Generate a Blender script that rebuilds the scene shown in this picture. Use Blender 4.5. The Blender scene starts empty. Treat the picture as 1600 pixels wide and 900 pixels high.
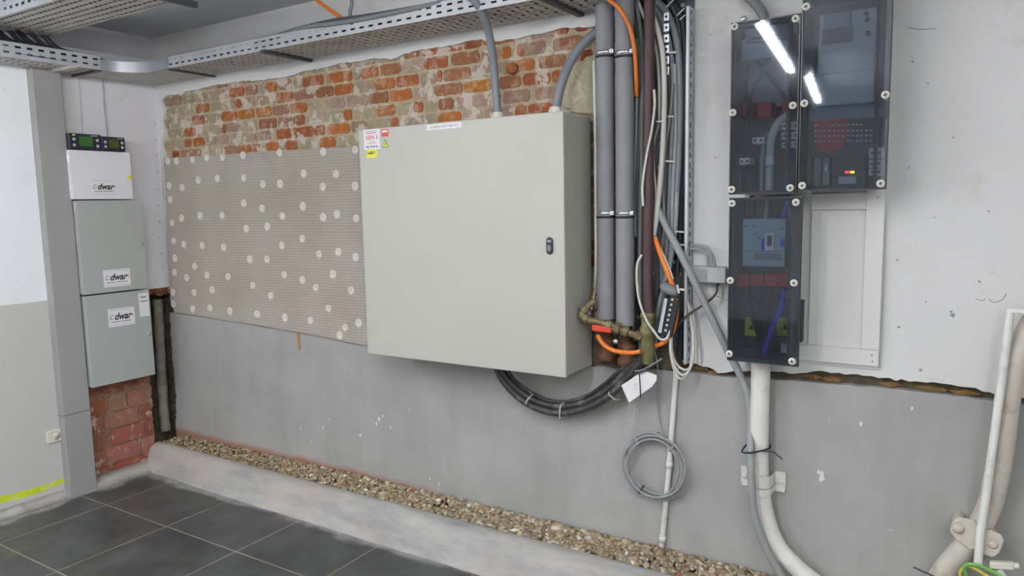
import bpy, bmesh, math, random
from mathutils import Vector, Matrix, noise
random.seed(7)
scn = bpy.context.scene
COL = scn.collection
# ------------------------------------------------------------------ camera
F0 = 1150.0
CAM = Vector((4.0326, -2.6, 1.5))
yaw, pit, roll = math.radians(-32.15), math.radians(6.588), math.radians(-1.1135)
fw = Vector((math.sin(yaw)*math.cos(pit), math.cos(yaw)*math.cos(pit), -math.sin(pit)))
r0 = Vector((math.cos(yaw), -math.sin(yaw), 0)); u0 = r0.cross(fw)
RT = math.cos(roll)*r0 + math.sin(roll)*u0
UP = -math.sin(roll)*r0 + math.cos(roll)*u0
cd = bpy.data.cameras.new('camera'); cam = bpy.data.objects.new('camera', cd); COL.objects.link(cam)
cd.sensor_width = 36; cd.lens = 36*F0/1600; cd.clip_start = 0.05
m = Matrix((RT, UP, -fw)).transposed().to_4x4(); m.translation = CAM
cam.matrix_world = m
scn.camera = cam
# ------------------------------------------------------------------ world, exposure
w = bpy.data.worlds.new('world'); scn.world = w; w.use_nodes = True
w.node_tree.nodes['Background'].inputs[0].default_value = (0.75, 0.82, 1.0, 1)
w.node_tree.nodes['Background'].inputs[1].default_value = 0.05
vs = scn.view_settings
vs.view_transform = 'Standard'; vs.look = 'None'; vs.gamma = 1; vs.use_curve_mapping = False
vs.exposure = 0.12
# fluorescent battens hanging under the ceiling: (x, y of the end nearest the wall, x, y of the far end, power)
LAMPS = [(3.115, -1.46, 2.945, -3.06, 21), (3.01, -3.25, 2.80, -4.90, 21), (1.20, -1.90, 1.10, -3.50, 23),
         (1.10, -3.90, 1.10, -5.50, 21), (4.85, -2.20, 4.75, -3.80, 18)]
LAMP_Z = [2.35, 2.35, 2.10, 2.10, 2.35]
LAMP_COL = (0.985, 0.985, 1.0)

# ------------------------------------------------------------------ helpers
def at(px, py, ax, v):
    """point of the photograph's pixel on the world plane  ax = v"""
    d = fw + RT*((px-800)/F0) - UP*((py-450)/F0)
    i = 'xyz'.index(ax)
    return CAM + d*((v-CAM[i])/d[i])
def srgb(r, g, b):
    f = lambda c: (c/255/12.92) if c/255 <= .04045 else ((c/255+.055)/1.055)**2.4
    return (f(r), f(g), f(b), 1)
def link(o, parent=None):
    COL.objects.link(o)
    if parent: o.parent = parent
    return o
def tag(o, label=None, cat=None, group=None, kind=None):
    if label: o['label'] = label
    if cat: o['category'] = cat
    if group: o['group'] = group
    if kind: o['kind'] = kind
    return o
def empty(name, loc, label, cat, group=None):
    o = bpy.data.objects.new(name, None); o.empty_display_size = .05
    o.location = loc; link(o)
    return tag(o, label, cat, group)
class MB:
    def __init__(s): s.v = []; s.f = []; s.sm = []; s.col = []
    def add(s, vs_, fs, smooth=False, col=None):
        b = len(s.v); s.v += [Vector(v) for v in vs_]
        for f in fs:
            s.f.append([b+i for i in f]); s.sm.append(smooth); s.col.append(col)
        return s
    def box(s, x0, x1, y0, y1, z0, z1, col=None):
        v = [(x, y, z) for z in (z0, z1) for y in (y0, y1) for x in (x0, x1)]
        return s.add(v, [(0,2,3,1),(4,5,7,6),(0,1,5,4),(2,6,7,3),(0,4,6,2),(1,3,7,5)], col=col)
    def obox(s, c, ax, ay, az, hx, hy, hz, col=None):
        ax, ay, az = Vector(ax).normalized(), Vector(ay).normalized(), Vector(az).normalized(); c = Vector(c)
        v = [c+ax*hx*i+ay*hy*j+az*hz*k for k in (-1,1) for j in (-1,1) for i in (-1,1)]
        return s.add(v, [(0,2,3,1),(4,5,7,6),(0,1,5,4),(2,6,7,3),(0,4,6,2),(1,3,7,5)], col=col)
    def tube(s, pts, r, seg=12, cap=True, smooth=True, col=None):
        pts = [Vector(p) for p in pts]; n = len(pts)
        rs = r if isinstance(r, (list, tuple)) else [r]*n
        T = []
        for i in range(n):
            a = pts[max(i-1,0)]; b = pts[min(i+1,n-1)]; T.append((b-a).normalized())
        up = Vector((0,0,1)) if abs(T[0].z) < .9 else Vector((0,1,0))
        N = (up - T[0]*up.dot(T[0])).normalized(); vs_ = []
        for i in range(n):
            N = (N - T[i]*N.dot(T[i])).normalized(); B = T[i].cross(N)
            for k in range(seg):
                a = 2*math.pi*k/seg; vs_.append(pts[i]+(N*math.cos(a)+B*math.sin(a))*rs[i])
        fs = [(i*seg+k, i*seg+(k+1)%seg, (i+1)*seg+(k+1)%seg, (i+1)*seg+k) for i in range(n-1) for k in range(seg)]
        s.add(vs_, fs, smooth, col)
        if cap:
            s.add(vs_[:seg], [tuple(range(seg-1,-1,-1))], False, col); s.add(vs_[-seg:], [tuple(range(seg))], False, col)
        return s
    def prism(s, poly, base, du, dv, dn, t, col=None):
        """2-D outline poly [(u,v)] placed at base, extruded t along dn"""
        base, du, dv, dn = Vector(base), Vector(du), Vector(dv), Vector(dn)
        a = [base+du*p[0]+dv*p[1] for p in poly]; b = [p+dn*t for p in a]; n = len(poly)
        fl = du.cross(dv).dot(dn) > 0
        fs = [tuple(range(n-1,-1,-1)), tuple(range(n,2*n))]+[(i,(i+1)%n,n+(i+1)%n,n+i) for i in range(n)]
        if not fl: fs = [tuple(reversed(f)) for f in fs]
        return s.add(a+b, fs, col=col)
    def lathe(s, prof, base, ax, seg=20, smooth=True, col=None):
        """prof [(r, h)] turned around ax"""
        ax = Vector(ax).normalized(); base = Vector(base)
        up = Vector((0,0,1)) if abs(ax.z) < .9 else Vector((0,1,0))
        N = (up-ax*up.dot(ax)).normalized(); B = ax.cross(N); vs_ = []
        for (r, h) in prof:
            for k in range(seg):
                a = 2*math.pi*k/seg; vs_.append(base+ax*h+(N*math.cos(a)+B*math.sin(a))*r)
        n = len(prof)
        fs = [(i*seg+k, i*seg+(k+1)%seg, (i+1)*seg+(k+1)%seg, (i+1)*seg+k) for i in range(n-1) for k in range(seg)]
        fs += [tuple(range(seg-1,-1,-1)), tuple((n-1)*seg+k for k in range(seg))]
        return s.add(vs_, fs, smooth, col)
    def build(s, name, mat, parent=None, bevel=0, solid=0, seg=2):
        me = bpy.data.meshes.new(name)
        me.from_pydata(s.v, [], s.f); me.polygons.foreach_set('use_smooth', s.sm)
        if any(c is not None for c in s.col):
            ca = me.color_attributes.new('Col', 'FLOAT_COLOR', 'CORNER')
            for p, c in zip(me.polygons, s.col):
                for li in p.loop_indices: ca.data[li].color = c or (.5,.5,.5,1)
        me.materials.append(mat); me.update()
        o = bpy.data.objects.new(name, me)
        if bevel:
            md = o.modifiers.new('b', 'BEVEL'); md.width = bevel; md.segments = seg; md.limit_method = 'ANGLE'; md.angle_limit = .7
        if solid:
            md = o.modifiers.new('s', 'SOLIDIFY'); md.thickness = solid
        link(o)
        if parent:
            o.parent = parent
            o.matrix_parent_inverse = Matrix.Translation(-Vector(parent_loc(parent)))
        return o
def parent_loc(p):
    l = Vector(p.location)
    q = p.parent
    # meshes are built in world space at the origin, empties carry the offset
    return l if p.type == 'EMPTY' else Vector((0,0,0))
def spline(pts, n=10):
    pts = [Vector(p) for p in pts]
    if len(pts) < 3: return [pts[0].lerp(pts[1], i/n) for i in range(n+1)]
    P = [pts[0]*2-pts[1]]+pts+[pts[-1]*2-pts[-2]]; out = []
    for i in range(1, len(P)-2):
        a, b, c, d = P[i-1:i+3]
        for k in range(n):
            t = k/n
            out.append(.5*((2*b)+(c-a)*t+(2*a-5*b+4*c-d)*t*t+(3*b-a-3*c+d)*t**3))
    out.append(pts[-1]); return out
def pxpath(pts, ax='y', v=-.03, n=8):
    return spline([at(p[0], p[1], ax, p[2] if len(p) > 2 else v) for p in pts], n)
def text(s, mat, centre, right, up, h, parent=None, name='lettering', shear=0, width=None, off=0, thick=.0004):
    cu = bpy.data.curves.new('t', 'FONT'); cu.body = s; cu.align_x = 'CENTER'; cu.align_y = 'CENTER'
    cu.size = 1; cu.shear = shear; cu.offset = off; cu.extrude = 0.0
    to = bpy.data.objects.new('t', cu); COL.objects.link(to)
    bpy.context.view_layer.update()
    me = bpy.data.meshes.new_from_object(to.evaluated_get(bpy.context.evaluated_depsgraph_get()))
    bpy.data.objects.remove(to)
    xs = [v.co.x for v in me.vertices]; ys = [v.co.y for v in me.vertices]
    cx, cy = (max(xs)+min(xs))/2, (max(ys)+min(ys))/2; hh = max(ys)-min(ys); ww = max(xs)-min(xs)
    R, U = Vector(right).normalized(), Vector(up).normalized(); N = R.cross(U)
    sy = h/hh; sx = (width/ww) if width else sy
    for v in me.vertices:
        v.co = Vector(centre)+R*((v.co.x-cx)*sx)+U*((v.co.y-cy)*sy)+N*thick
    me.materials.clear(); me.materials.append(mat); me.name = name
    o = bpy.data.objects.new(name, me); link(o)
    if parent:
        o.parent = parent; o.matrix_parent_inverse = Matrix.Translation(-parent_loc(parent))
    return o

# ------------------------------------------------------------------ materials
def newmat(name):
    M_ = bpy.data.materials.new(name); M_.use_nodes = True
    nt = M_.node_tree; return M_, nt, nt.nodes['Principled BSDF']
def N(nt, t, **kw):
    n = nt.nodes.new(t)
    for k, v in kw.items():
        if k in n.bl_rna.properties: setattr(n, k, v)
        else: n.inputs[k].default_value = v
    return n
def mixc(nt, fac, a, b, mode='MIX'):
    n = nt.nodes.new('ShaderNodeMix'); n.data_type = 'RGBA'; n.blend_type = mode
    for i, v in ((0, fac), (6, a), (7, b)):
        if isinstance(v, bpy.types.NodeSocket): nt.links.new(v, n.inputs[i])
        else: n.inputs[i].default_value = v
    return n.outputs[2]
def mathn(nt, op, a, b=0.0, clamp=False):
    n = nt.nodes.new('ShaderNodeMath'); n.operation = op; n.use_clamp = clamp
    for i, v in ((0, a), (1, b)):
        if isinstance(v, bpy.types.NodeSocket): nt.links.new(v, n.inputs[i])
        else: n.inputs[i].default_value = v
    return n.outputs[0]
def step(nt, x, a, b):
    n = nt.nodes.new('ShaderNodeMapRange'); n.clamp = True
    nt.links.new(x, n.inputs[0]); n.inputs[1].default_value = a; n.inputs[2].default_value = b
    return n.outputs[0]
def coords(nt):
    g = nt.nodes.new('ShaderNodeNewGeometry'); s = nt.nodes.new('ShaderNodeSeparateXYZ')
    nt.links.new(g.outputs['Position'], s.inputs[0]); return g.outputs['Position'], s.outputs
def noi(nt, vec, scale, detail=4, rough=.55, stretch=None):
    if stretch:
        mp = nt.nodes.new('ShaderNodeMapping'); mp.inputs['Scale'].default_value = stretch
        nt.links.new(vec, mp.inputs[0]); vec = mp.outputs[0]
    n = N(nt, 'ShaderNodeTexNoise', Scale=scale, Detail=detail, Roughness=rough); nt.links.new(vec, n.inputs['Vector'])
    return n.outputs[0]
def bump(nt, b, h, strength=.3, dist=.002):
    n = N(nt, 'ShaderNodeBump', Strength=strength, Distance=dist); nt.links.new(h, n.inputs['Height'])
    nt.links.new(n.outputs[0], b.inputs['Normal'])
def simple(name, c, rough=.5, metal=0.0, var=.12, scale=20, bmp=0.0, spec=.5, dirt=None, dirt_amt=.3):
    M_, nt, b = newmat(name); pos, _ = coords(nt)
    b.inputs['Roughness'].default_value = rough; b.inputs['Metallic'].default_value = metal
    b.inputs['Specular IOR Level'].default_value = spec
    n = noi(nt, pos, scale)
    c1 = tuple(x*(1-var) for x in c[:3])+(1,); c2 = tuple(min(1, x*(1+var)) for x in c[:3])+(1,)
    out = mixc(nt, step(nt, n, .3, .7), c1, c2)
    if dirt:
        d = step(nt, noi(nt, pos, scale*.6, 6, .7), .52, .68)
        out = mixc(nt, mathn(nt, 'MULTIPLY', d, dirt_amt), out, dirt)
    nt.links.new(out, b.inputs['Base Color'])
    if bmp: bump(nt, b, noi(nt, pos, scale*4), bmp, .002)
    return M_
M = {}
M['cream_steel'] = simple('cream_steel', srgb(181,182,173), .42, 0, .015, 3)
M['grey_steel'] = simple('grey_steel', srgb(168,173,170), .4, 0, .02, 4)
M['white_steel'] = simple('white_steel', srgb(222,223,230), .4, 0, .02, 4)
M['galv'] = simple('galv', srgb(190,194,200), .45, .4, .12, 9)
M['galv_dull'] = simple('galv_dull', srgb(196,194,190), .6, .2, .15, 12)
M['zinc'] = simple('zinc', srgb(225,228,232), .25, .9, .05, 40)
M['dark_rubber'] = simple('dark_rubber', srgb(38,38,42), .6, 0, .2, 30)
M['black_cable'] = simple('black_cable', srgb(52,53,54), .5, 0, .2, 18, dirt=srgb(150,146,136), dirt_amt=.5)
M['foam_grey'] = simple('foam_grey', srgb(136,137,141), .62, 0, .06, 12)
M['pvc_grey'] = simple('pvc_grey', srgb(122,130,137), .45, 0, .05, 8)
M['cable_grey'] = simple('cable_grey', srgb(148,151,152), .5, 0, .08, 10)
M['cable_mid'] = simple('cable_mid', srgb(118,122,125), .5, 0, .08, 10)
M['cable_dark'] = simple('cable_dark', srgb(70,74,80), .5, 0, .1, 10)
M['cable_white'] = simple('cable_white', srgb(205,203,196), .45, 0, .05, 10)
M['cable_beige'] = simple('cable_beige', srgb(178,176,164), .45, 0, .05, 10)
M['orange'] = simple('orange', srgb(222,120,38), .45, 0, .08, 14)
M['maroon'] = simple('maroon', srgb(74,52,56), .5, 0, .1, 9, bmp=.1)
M['brass'] = simple('brass', srgb(118,106,78), .55, .35, .25, 30, .3, dirt=srgb(160,170,140), dirt_amt=.5)
M['rust'] = simple('rust', srgb(108,76,56), .7, .2, .3, 28, .4)
M['red'] = simple('red', srgb(214,66,48), .4, 0, .05)
M['gas_green'] = simple('gas_green', srgb(116,112,76), .7, 0, .3, 40, .5, dirt=srgb(84,64,44), dirt_amt=.7)
M['painted_pipe'] = simple('painted_pipe', srgb(222,221,217), .5, 0, .04, 14, .25, dirt=srgb(140,138,132), dirt_amt=.4)
M['old_pipe'] = simple('old_pipe', srgb(196,190,180), .6, 0, .08, 18, .4, dirt=srgb(150,128,104), dirt_amt=.6)
M['white_paint'] = simple('white_paint', srgb(214,214,212), .5, 0, .02, 6, .08)
M['paper'] = simple('paper', srgb(226,226,228), .6, 0, .01)
M['yellow'] = simple('yellow', srgb(226,222,58), .5, 0, .02)
M['ink'] = simple('ink', srgb(40,40,52), .6, 0, .02)
M['ink_grey'] = simple('ink_grey', srgb(150,148,160), .6, 0, .02)
M['ink_red'] = simple('ink_red', srgb(206,44,66), .6, 0, .02)
M['black_plastic'] = simple('black_plastic', srgb(40,42,52), .35, 0, .05)
M['lcd_green'] = simple('lcd_green', srgb(54,104,48), .3, 0, .05)
M['lcd_olive'] = simple('lcd_olive', srgb(78,84,36), .3, 0, .05)
M['button'] = simple('button', srgb(170,178,195), .4, 0, .05)
M['socket_white'] = simple('socket_white', srgb(214,212,200), .4, 0, .03)
M['box_grey'] = simple('box_grey', srgb(168,170,172), .5, 0, .04)
M['column'] = simple('column', srgb(152,152,152), .55, 0, .03, 3, .05)
M['concrete_dark'] = simple('concrete_dark', srgb(88,78,62), .95, 0, .35, 30, .9, dirt=srgb(50,42,34), dirt_amt=.7)
M['housing'] = simple('housing', srgb(62,67,74), .6, 0, .06, 8)
M['meter'] = simple('meter', srgb(184,191,196), .5, 0, .03, 8)
M['meter_dark'] = simple('meter_dark', srgb(128,136,144), .5, 0, .03, 8)
M['breaker'] = simple('breaker', srgb(156,180,192), .5, 0, .03, 8)
M['red_comb'] = simple('red_comb', srgb(190,40,50), .5, 0, .1, 20)
M['blue_wire'] = simple('blue_wire', srgb(40,60,230), .45, 0, .05)
M['pebble_bed'] = simple('pebble_bed', srgb(96,84,62), .95, 0, .3, 60, .6)
def emit(name, c, s):
    M_, nt, b = newmat(name); b.inputs['Base Color'].default_value = c
    b.inputs['Emission Color'].default_value = c; b.inputs['Emission Strength'].default_value = s; return M_
M['tube'] = emit('tube', (.985,.985,1,1), 155)
M['led_red'] = emit('led_red', srgb(255,40,70), 6)
M['led_yellow'] = emit('led_yellow', srgb(255,200,40), 6)
# smoked polycarbonate cover: lets a bluish third of the light through and reflects like glass
def smoked():
    M_ = bpy.data.materials.new('smoked'); M_.use_nodes = True; nt = M_.node_tree
    nt.nodes.clear(); out = N(nt, 'ShaderNodeOutputMaterial')
    pos, _ = coords(nt)
    tr = N(nt, 'ShaderNodeBsdfTransparent'); tr.inputs[0].default_value = (.68,.725,.765,1)
    gl = N(nt, 'ShaderNodeBsdfGlossy'); gl.inputs['Roughness'].default_value = .03; gl.inputs[0].default_value = (.9,.93,1,1)
    df = N(nt, 'ShaderNodeBsdfDiffuse'); df.inputs[0].default_value = (.16,.18,.21,1)
    fr = N(nt, 'ShaderNodeFresnel'); fr.inputs[0].default_value = 1.55
    bp = N(nt, 'ShaderNodeBump', Strength=.02, Distance=.01)
    nt.links.new(noi(nt, pos, 3.5, 1), bp.inputs['Height']); nt.links.new(bp.outputs[0], gl.inputs['Normal'])
    haze = step(nt, noi(nt, pos, 7, 6, .7), .45, .75)  # patchy diffuse haze mixed into the smoked cover
    m1 = N(nt, 'ShaderNodeMixShader'); nt.links.new(mathn(nt, 'ADD', mathn(nt, 'MULTIPLY', haze, .09), .03), m1.inputs[0])
    nt.links.new(tr.outputs[0], m1.inputs[1]); nt.links.new(df.outputs[0], m1.inputs[2])
    m2 = N(nt, 'ShaderNodeMixShader'); nt.links.new(fr.outputs[0], m2.inputs[0])
    nt.links.new(m1.outputs[0], m2.inputs[1]); nt.links.new(gl.outputs[0], m2.inputs[2])
    nt.links.new(m2.outputs[0], out.inputs[0]); return M_
M['smoked'] = smoked()
# plasters
def plaster(name, c, dirt, dirt_amt, lowc=None, zsplit=None, sc=1.0, bstr=.25):
    M_, nt, b = newmat(name); pos, s = coords(nt)
    b.inputs['Roughness'].default_value = .75; b.inputs['Specular IOR Level'].default_value = .25
    base = mixc(nt, step(nt, noi(nt, pos, 2.2*sc, 5), .3, .7), tuple(x*.94 for x in c[:3])+(1,), c)
    if lowc: base = mixc(nt, step(nt, s[2], zsplit-.002, zsplit+.002), lowc, base)
    d = step(nt, noi(nt, pos, 5*sc, 9, .72), .56, .70)
    base = mixc(nt, mathn(nt, 'MULTIPLY', d, dirt_amt), base, dirt)
    sp = step(nt, noi(nt, pos, 38, 2, .4), .73, .76)
    base = mixc(nt, mathn(nt, 'MULTIPLY', sp, dirt_amt), base, tuple(x*.6 for x in dirt[:3])+(1,))
    nt.links.new(base, b.inputs['Base Color'])
    bump(nt, b, noi(nt, pos, 26, 6), bstr, .004); return M_
M['white_wall'] = plaster('white_wall', srgb(220,220,225), srgb(176,172,158), .35)
M['white_wall_old'] = plaster('white_wall_old', srgb(216,216,216), srgb(182,178,160), .5, bstr=.5)
M['left_wall'] = plaster('left_wall', srgb(236,238,243), srgb(210,210,214), .2, srgb(190,191,188), 1.05)
M['ceiling'] = plaster('ceiling', srgb(214,215,217), srgb(140,142,150), .3, sc=.5)
M['room'] = plaster('room', srgb(226,226,222), srgb(170,170,170), .2)
def render_grey():
    M_, nt, b = newmat('grey_render'); pos, s = coords(nt)
    b.inputs['Roughness'].default_value = .8; b.inputs['Specular IOR Level'].default_value = .2
    base = mixc(nt, step(nt, noi(nt, pos, 3, 6), .3, .7), srgb(155,155,153), srgb(170,170,168))
    streak = step(nt, noi(nt, pos, 9, 5, .6, (1,1,.18)), .45, .75)
    base = mixc(nt, mathn(nt, 'MULTIPLY', streak, .3), base, srgb(140,140,134))
    # rusty tide mark right above the gravel
    zt = mathn(nt, 'SUBTRACT', s[2], mathn(nt, 'MULTIPLY', noi(nt, pos, 6, 4), .05))
    low = mathn(nt, 'SUBTRACT', 1.0, step(nt, zt, .135, .165))
    low = mathn(nt, 'MULTIPLY', low, mathn(nt, 'SUBTRACT', 1.0, step(nt, s[0], 1.6, 2.1)))
    base = mixc(nt, mathn(nt, 'MULTIPLY', low, .8), base, srgb(160,104,80))
    # white lime specks
    sp = step(nt, noi(nt, pos, 30, 3, .5), .72, .75)
    base = mixc(nt, mathn(nt, 'MULTIPLY', sp, .6), base, srgb(200,202,204))
    nt.links.new(base, b.inputs['Base Color'])
    bump(nt, b, noi(nt, pos, 60, 6), .35, .003); return M_
M['grey_render'] = render_grey()
def brickmat(name, patch_amt):
    M_, nt, b = newmat(name); pos, s = coords(nt)
    b.inputs['Roughness'].default_value = .9; b.inputs['Specular IOR Level'].default_value = .15
    at_ = nt.nodes.new('ShaderNodeVertexColor'); at_.layer_name = 'Col'
    n1 = noi(nt, pos, 45, 6, .65)
    c = mixc(nt, step(nt, n1, .35, .7), at_.outputs[0], mixc(nt, .35, at_.outputs[0], srgb(92,66,46)))
    gr = mixc(nt, .45, at_.outputs[0], srgb(190,180,150))
    c = mixc(nt, mathn(nt, 'MULTIPLY', step(nt, noi(nt, pos, 22, 5, .7), .52, .62), .55), c, gr)
    wv = nt.nodes.new('ShaderNodeAttribute'); wv.attribute_name = 'Col'
    pw = step(nt, noi(nt, pos, 13, 7, .62), patch_amt, patch_amt+.03)
    keep = mathn(nt, 'SUBTRACT', 1.0, at_.outputs[1])
    c = mixc(nt, mathn(nt, 'MULTIPLY', pw, mathn(nt, 'MULTIPLY', at_.outputs[1], .85)), c, srgb(208,200,188))
    nt.links.new(c, b.inputs['Base Color'])
    bump(nt, b, noi(nt, pos, 50, 8, .65), .9, .006); return M_
M['brick'] = brickmat('brick', .535)
M['pier_brick'] = brickmat('pier_brick', .61)
def membrane():
    M_, nt, b = newmat('membrane'); pos, s = coords(nt)
    b.inputs['Roughness'].default_value = .7; b.inputs['Specular IOR Level'].default_value = .3
    wz = N(nt, 'ShaderNodeTexWave', wave_type='BANDS', bands_direction='Z', Scale=22.0, Distortion=.3); nt.links.new(pos, wz.inputs[0])
    wx = N(nt, 'ShaderNodeTexWave', wave_type='BANDS', bands_direction='X', Scale=22.0, Distortion=.3); nt.links.new(pos, wx.inputs[0])
    base = mixc(nt, step(nt, noi(nt, pos, 3, 5), .35, .65), srgb(168,160,150), srgb(180,171,163))
    base = mixc(nt, mathn(nt, 'MULTIPLY', step(nt, wz.outputs[1], .45, .95), .26), base, srgb(116,108,100))
    base = mixc(nt, mathn(nt, 'MULTIPLY', step(nt, wx.outputs[1], .6, 1), .12), base, srgb(200,194,186))
    nt.links.new(base, b.inputs['Base Color'])
    bump(nt, b, mathn(nt, 'ADD', wz.outputs[1], wx.outputs[1]), .35, .003); return M_
M['membrane'] = membrane()
def floor_tiles():
    M_, nt, b = newmat('floor_tiles'); pos, s = coords(nt)
    def line(c, off, pitch, wd):
        u = mathn(nt, 'FRACT', mathn(nt, 'DIVIDE', mathn(nt, 'SUBTRACT', c, off), pitch))
        d = mathn(nt, 'ABSOLUTE', mathn(nt, 'SUBTRACT', u, .5)); return step(nt, d, .5-wd/pitch, .5-wd/pitch*.6)
    g = mathn(nt, 'MAXIMUM', line(s[0], .318, .512, .0042), line(s[1], -.645, .497, .0042))
    br = N(nt, 'ShaderNodeTexWhiteNoise'); cmb = nt.nodes.new('ShaderNodeCombineXYZ')
    nt.links.new(mathn(nt, 'FLOOR', mathn(nt, 'DIVIDE', mathn(nt, 'SUBTRACT', s[0], .318), .512)), cmb.inputs[0])
    nt.links.new(mathn(nt, 'FLOOR', mathn(nt, 'DIVIDE', mathn(nt, 'SUBTRACT', s[1], -.645), .497)), cmb.inputs[1])
    nt.links.new(cmb.outputs[0], br.inputs[0])
    base = mixc(nt, br.outputs[0], srgb(58,60,60), srgb(72,73,72))
    base = mixc(nt, mathn(nt, 'MULTIPLY', step(nt, noi(nt, pos, 4, 7, .7), .42, .7), .55), base, srgb(104,106,105))
    base = mixc(nt, mathn(nt, 'MULTIPLY', step(nt, noi(nt, pos, 14, 4, .6, (1,.3,1)), .5, .7), .25), base, srgb(60,62,58))
    base = mixc(nt, mathn(nt, 'MULTIPLY', step(nt, noi(nt, pos, 2.3, 5, .6), .60, .70), .35), base, srgb(120,112,62))
    grout = mixc(nt, step(nt, noi(nt, pos, 5), .4, .6), srgb(150,148,132), srgb(138,134,92))
    base = mixc(nt, mathn(nt, 'MULTIPLY', g, .85), base, grout)
    # cement smeared over the tiles along the kerb and in the corner
    n = mathn(nt, 'MULTIPLY', mathn(nt, 'SUBTRACT', noi(nt, pos, 3.2, 5, .6), .5), .22)
    dy = mathn(nt, 'ADD', s[1], n); e1 = step(nt, dy, -.315, -.285)
    dx = mathn(nt, 'SUBTRACT', .11, mathn(nt, 'ADD', s[0], mathn(nt, 'MULTIPLY', n, 1.2))); e2 = step(nt, dx, -.01, .03)
    sm = mathn(nt, 'MULTIPLY', mathn(nt, 'MAXIMUM', e1, e2), .9)
    base = mixc(nt, sm, base, mixc(nt, step(nt, noi(nt, pos, 12), .3, .7), srgb(126,128,128), srgb(164,163,160)))
    nt.links.new(base, b.inputs['Base Color'])
    r = mathn(nt, 'ADD', mathn(nt, 'MULTIPLY', noi(nt, pos, 6, 5), .35), .2); r = mathn(nt, 'ADD', r, mathn(nt, 'MULTIPLY', sm, .4))
    nt.links.new(r, b.inputs['Roughness'])
    bump(nt, b, mathn(nt, 'SUBTRACT', mathn(nt, 'MULTIPLY', noi(nt, pos, 9, 6), .35), g), .25, .003); return M_
M['floor_tiles'] = floor_tiles()
def kerb_mat():
    M_, nt, b = newmat('kerb_cement'); pos, s = coords(nt)
    b.inputs['Roughness'].default_value = .8
    base = mixc(nt, step(nt, noi(nt, pos, 7, 7, .65, (.35,1,1)), .35, .7), srgb(140,141,140), srgb(184,182,178))
    base = mixc(nt, mathn(nt, 'MULTIPLY', step(nt, noi(nt, pos, 2.4, 4), .5, .66), .35), base, srgb(182,162,150))
    nt.links.new(base, b.inputs['Base Color'])
    bump(nt, b, noi(nt, pos, 18, 7, .6, (.3,1,1)), .5, .006); return M_
M['kerb'] = kerb_mat()
def pebble_mat():
    M_, nt, b = newmat('pebbles'); pos, s = coords(nt)
    a = nt.nodes.new('ShaderNodeVertexColor'); a.layer_name = 'Col'
    c = mixc(nt, mathn(nt, 'MULTIPLY', noi(nt, pos, 160, 3), .3), a.outputs[0], srgb(110,92,64))
    nt.links.new(c, b.inputs['Base Color']); b.inputs['Roughness'].default_value = .75; return M_
M['pebbles'] = pebble_mat()
X, Y, Z = Vector((1,0,0)), Vector((0,1,0)), Vector((0,0,1))

# ================================================================== THE SETTING
def struct(mb, name, mat, parent=None, **k):
    o = mb.build(name, mat, parent, **k)
    if not parent: o['kind'] = 'structure'
    return o
def jag(pts, amp=.006, sub=4, seed=0, closed=True):
    """roughen an outline"""
    out = []; n = len(pts); rnd = random.Random(seed)
    for i in range(n if closed else n-1):
        a, b = pts[i], pts[(i+1) % n]; L = math.hypot(b[0]-a[0], b[1]-a[1]); k = max(1, int(L/.018)) if sub else 1
        for j in range(k):
            t = j/k; q = amp if j else 0
            out.append((a[0]+(b[0]-a[0])*t+rnd.uniform(-q, q), a[1]+(b[1]-a[1])*t+rnd.uniform(-q, q)))
    if not closed: out.append(pts[-1])
    return out
# floor
struct(MB().box(-.3, 6.2, -7.2, .3, -.1, 0), 'floor', M['floor_tiles'])
struct(MB().box(-.3, 6.2, -7.2, .35, 2.475, 2.6), 'ceiling', M['ceiling'])
struct(MB().box(6.0, 6.2, -7.0, .3, 0, 2.475), 'wall_right', M['room'])
struct(MB().box(-.3, 6.2, -7.2, -7.0, 0, 2.475), 'wall_front', M['room'])
# back wall: masonry core, exposed bricks, the plaster around them, the grey render below
wb = struct(MB().box(-.3, 6.0, .03, .3, 0, 2.475), 'wall_back', M['concrete_dark'])
top_px = [(252,156),(262,148),(285,148),(288,143),(315,138),(331,134),(358,130),(377,126),(396,127),(416,124),(436,122),(451,119),
 (480,110),(510,105),(531,98),(547,98),(567,95),(584,91),(611,93),(627,86),(655,78),(688,74),(713,69),(731,64),(752,61),(762,66),(774,65),
 (784,64),(799,61),(816,58),(827,55),(852,51),(870,46),(886,43),(912,43),(926,42)]
tp = [(at(x, y, 'y', 0).x, at(x, y, 'y', 0).z) for x, y in top_px]
left_px = [(262,452),(263,436),(259,425),(262,405),(258,392),(261,370),(257,350),(260,330),(256,305),(258,285),(255,262),(257,240),(252,225),(258,205),(254,190),(257,172)]
lp = [(at(x, y, 'y', 0).x, at(x, y, 'y', 0).z) for x, y in left_px]
crack_px = [(1052,572),(1080,574),(1105,580),(1122,590),(1150,586),(1190,588),(1250,590),(1290,588),(1330,592),(1380,598),(1420,604),
 (1470,607),(1500,612),(1546,621),(1570,626),(1600,630),(1700,640)]
cp = [(at(x, y, 'y', 0).x, at(x, y, 'y', 0).z+.016) for x, y in crack_px]; cp = jag(cp, .005, closed=False, seed=31)
outline = [(-.02, 2.475), (-.02, lp[0][1])] + lp + jag(tp, .004, closed=False, seed=1) + [(2.93, 2.19), (2.96, 1.9), (2.955, 1.2), (3.02, .93)] + cp + [(6.0, .90), (6.0, 2.475)]
struct(MB().prism(outline, (0,0,.0), X, Z, Y, .034), 'upper_plaster', M['white_wall_old'], wb)
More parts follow.
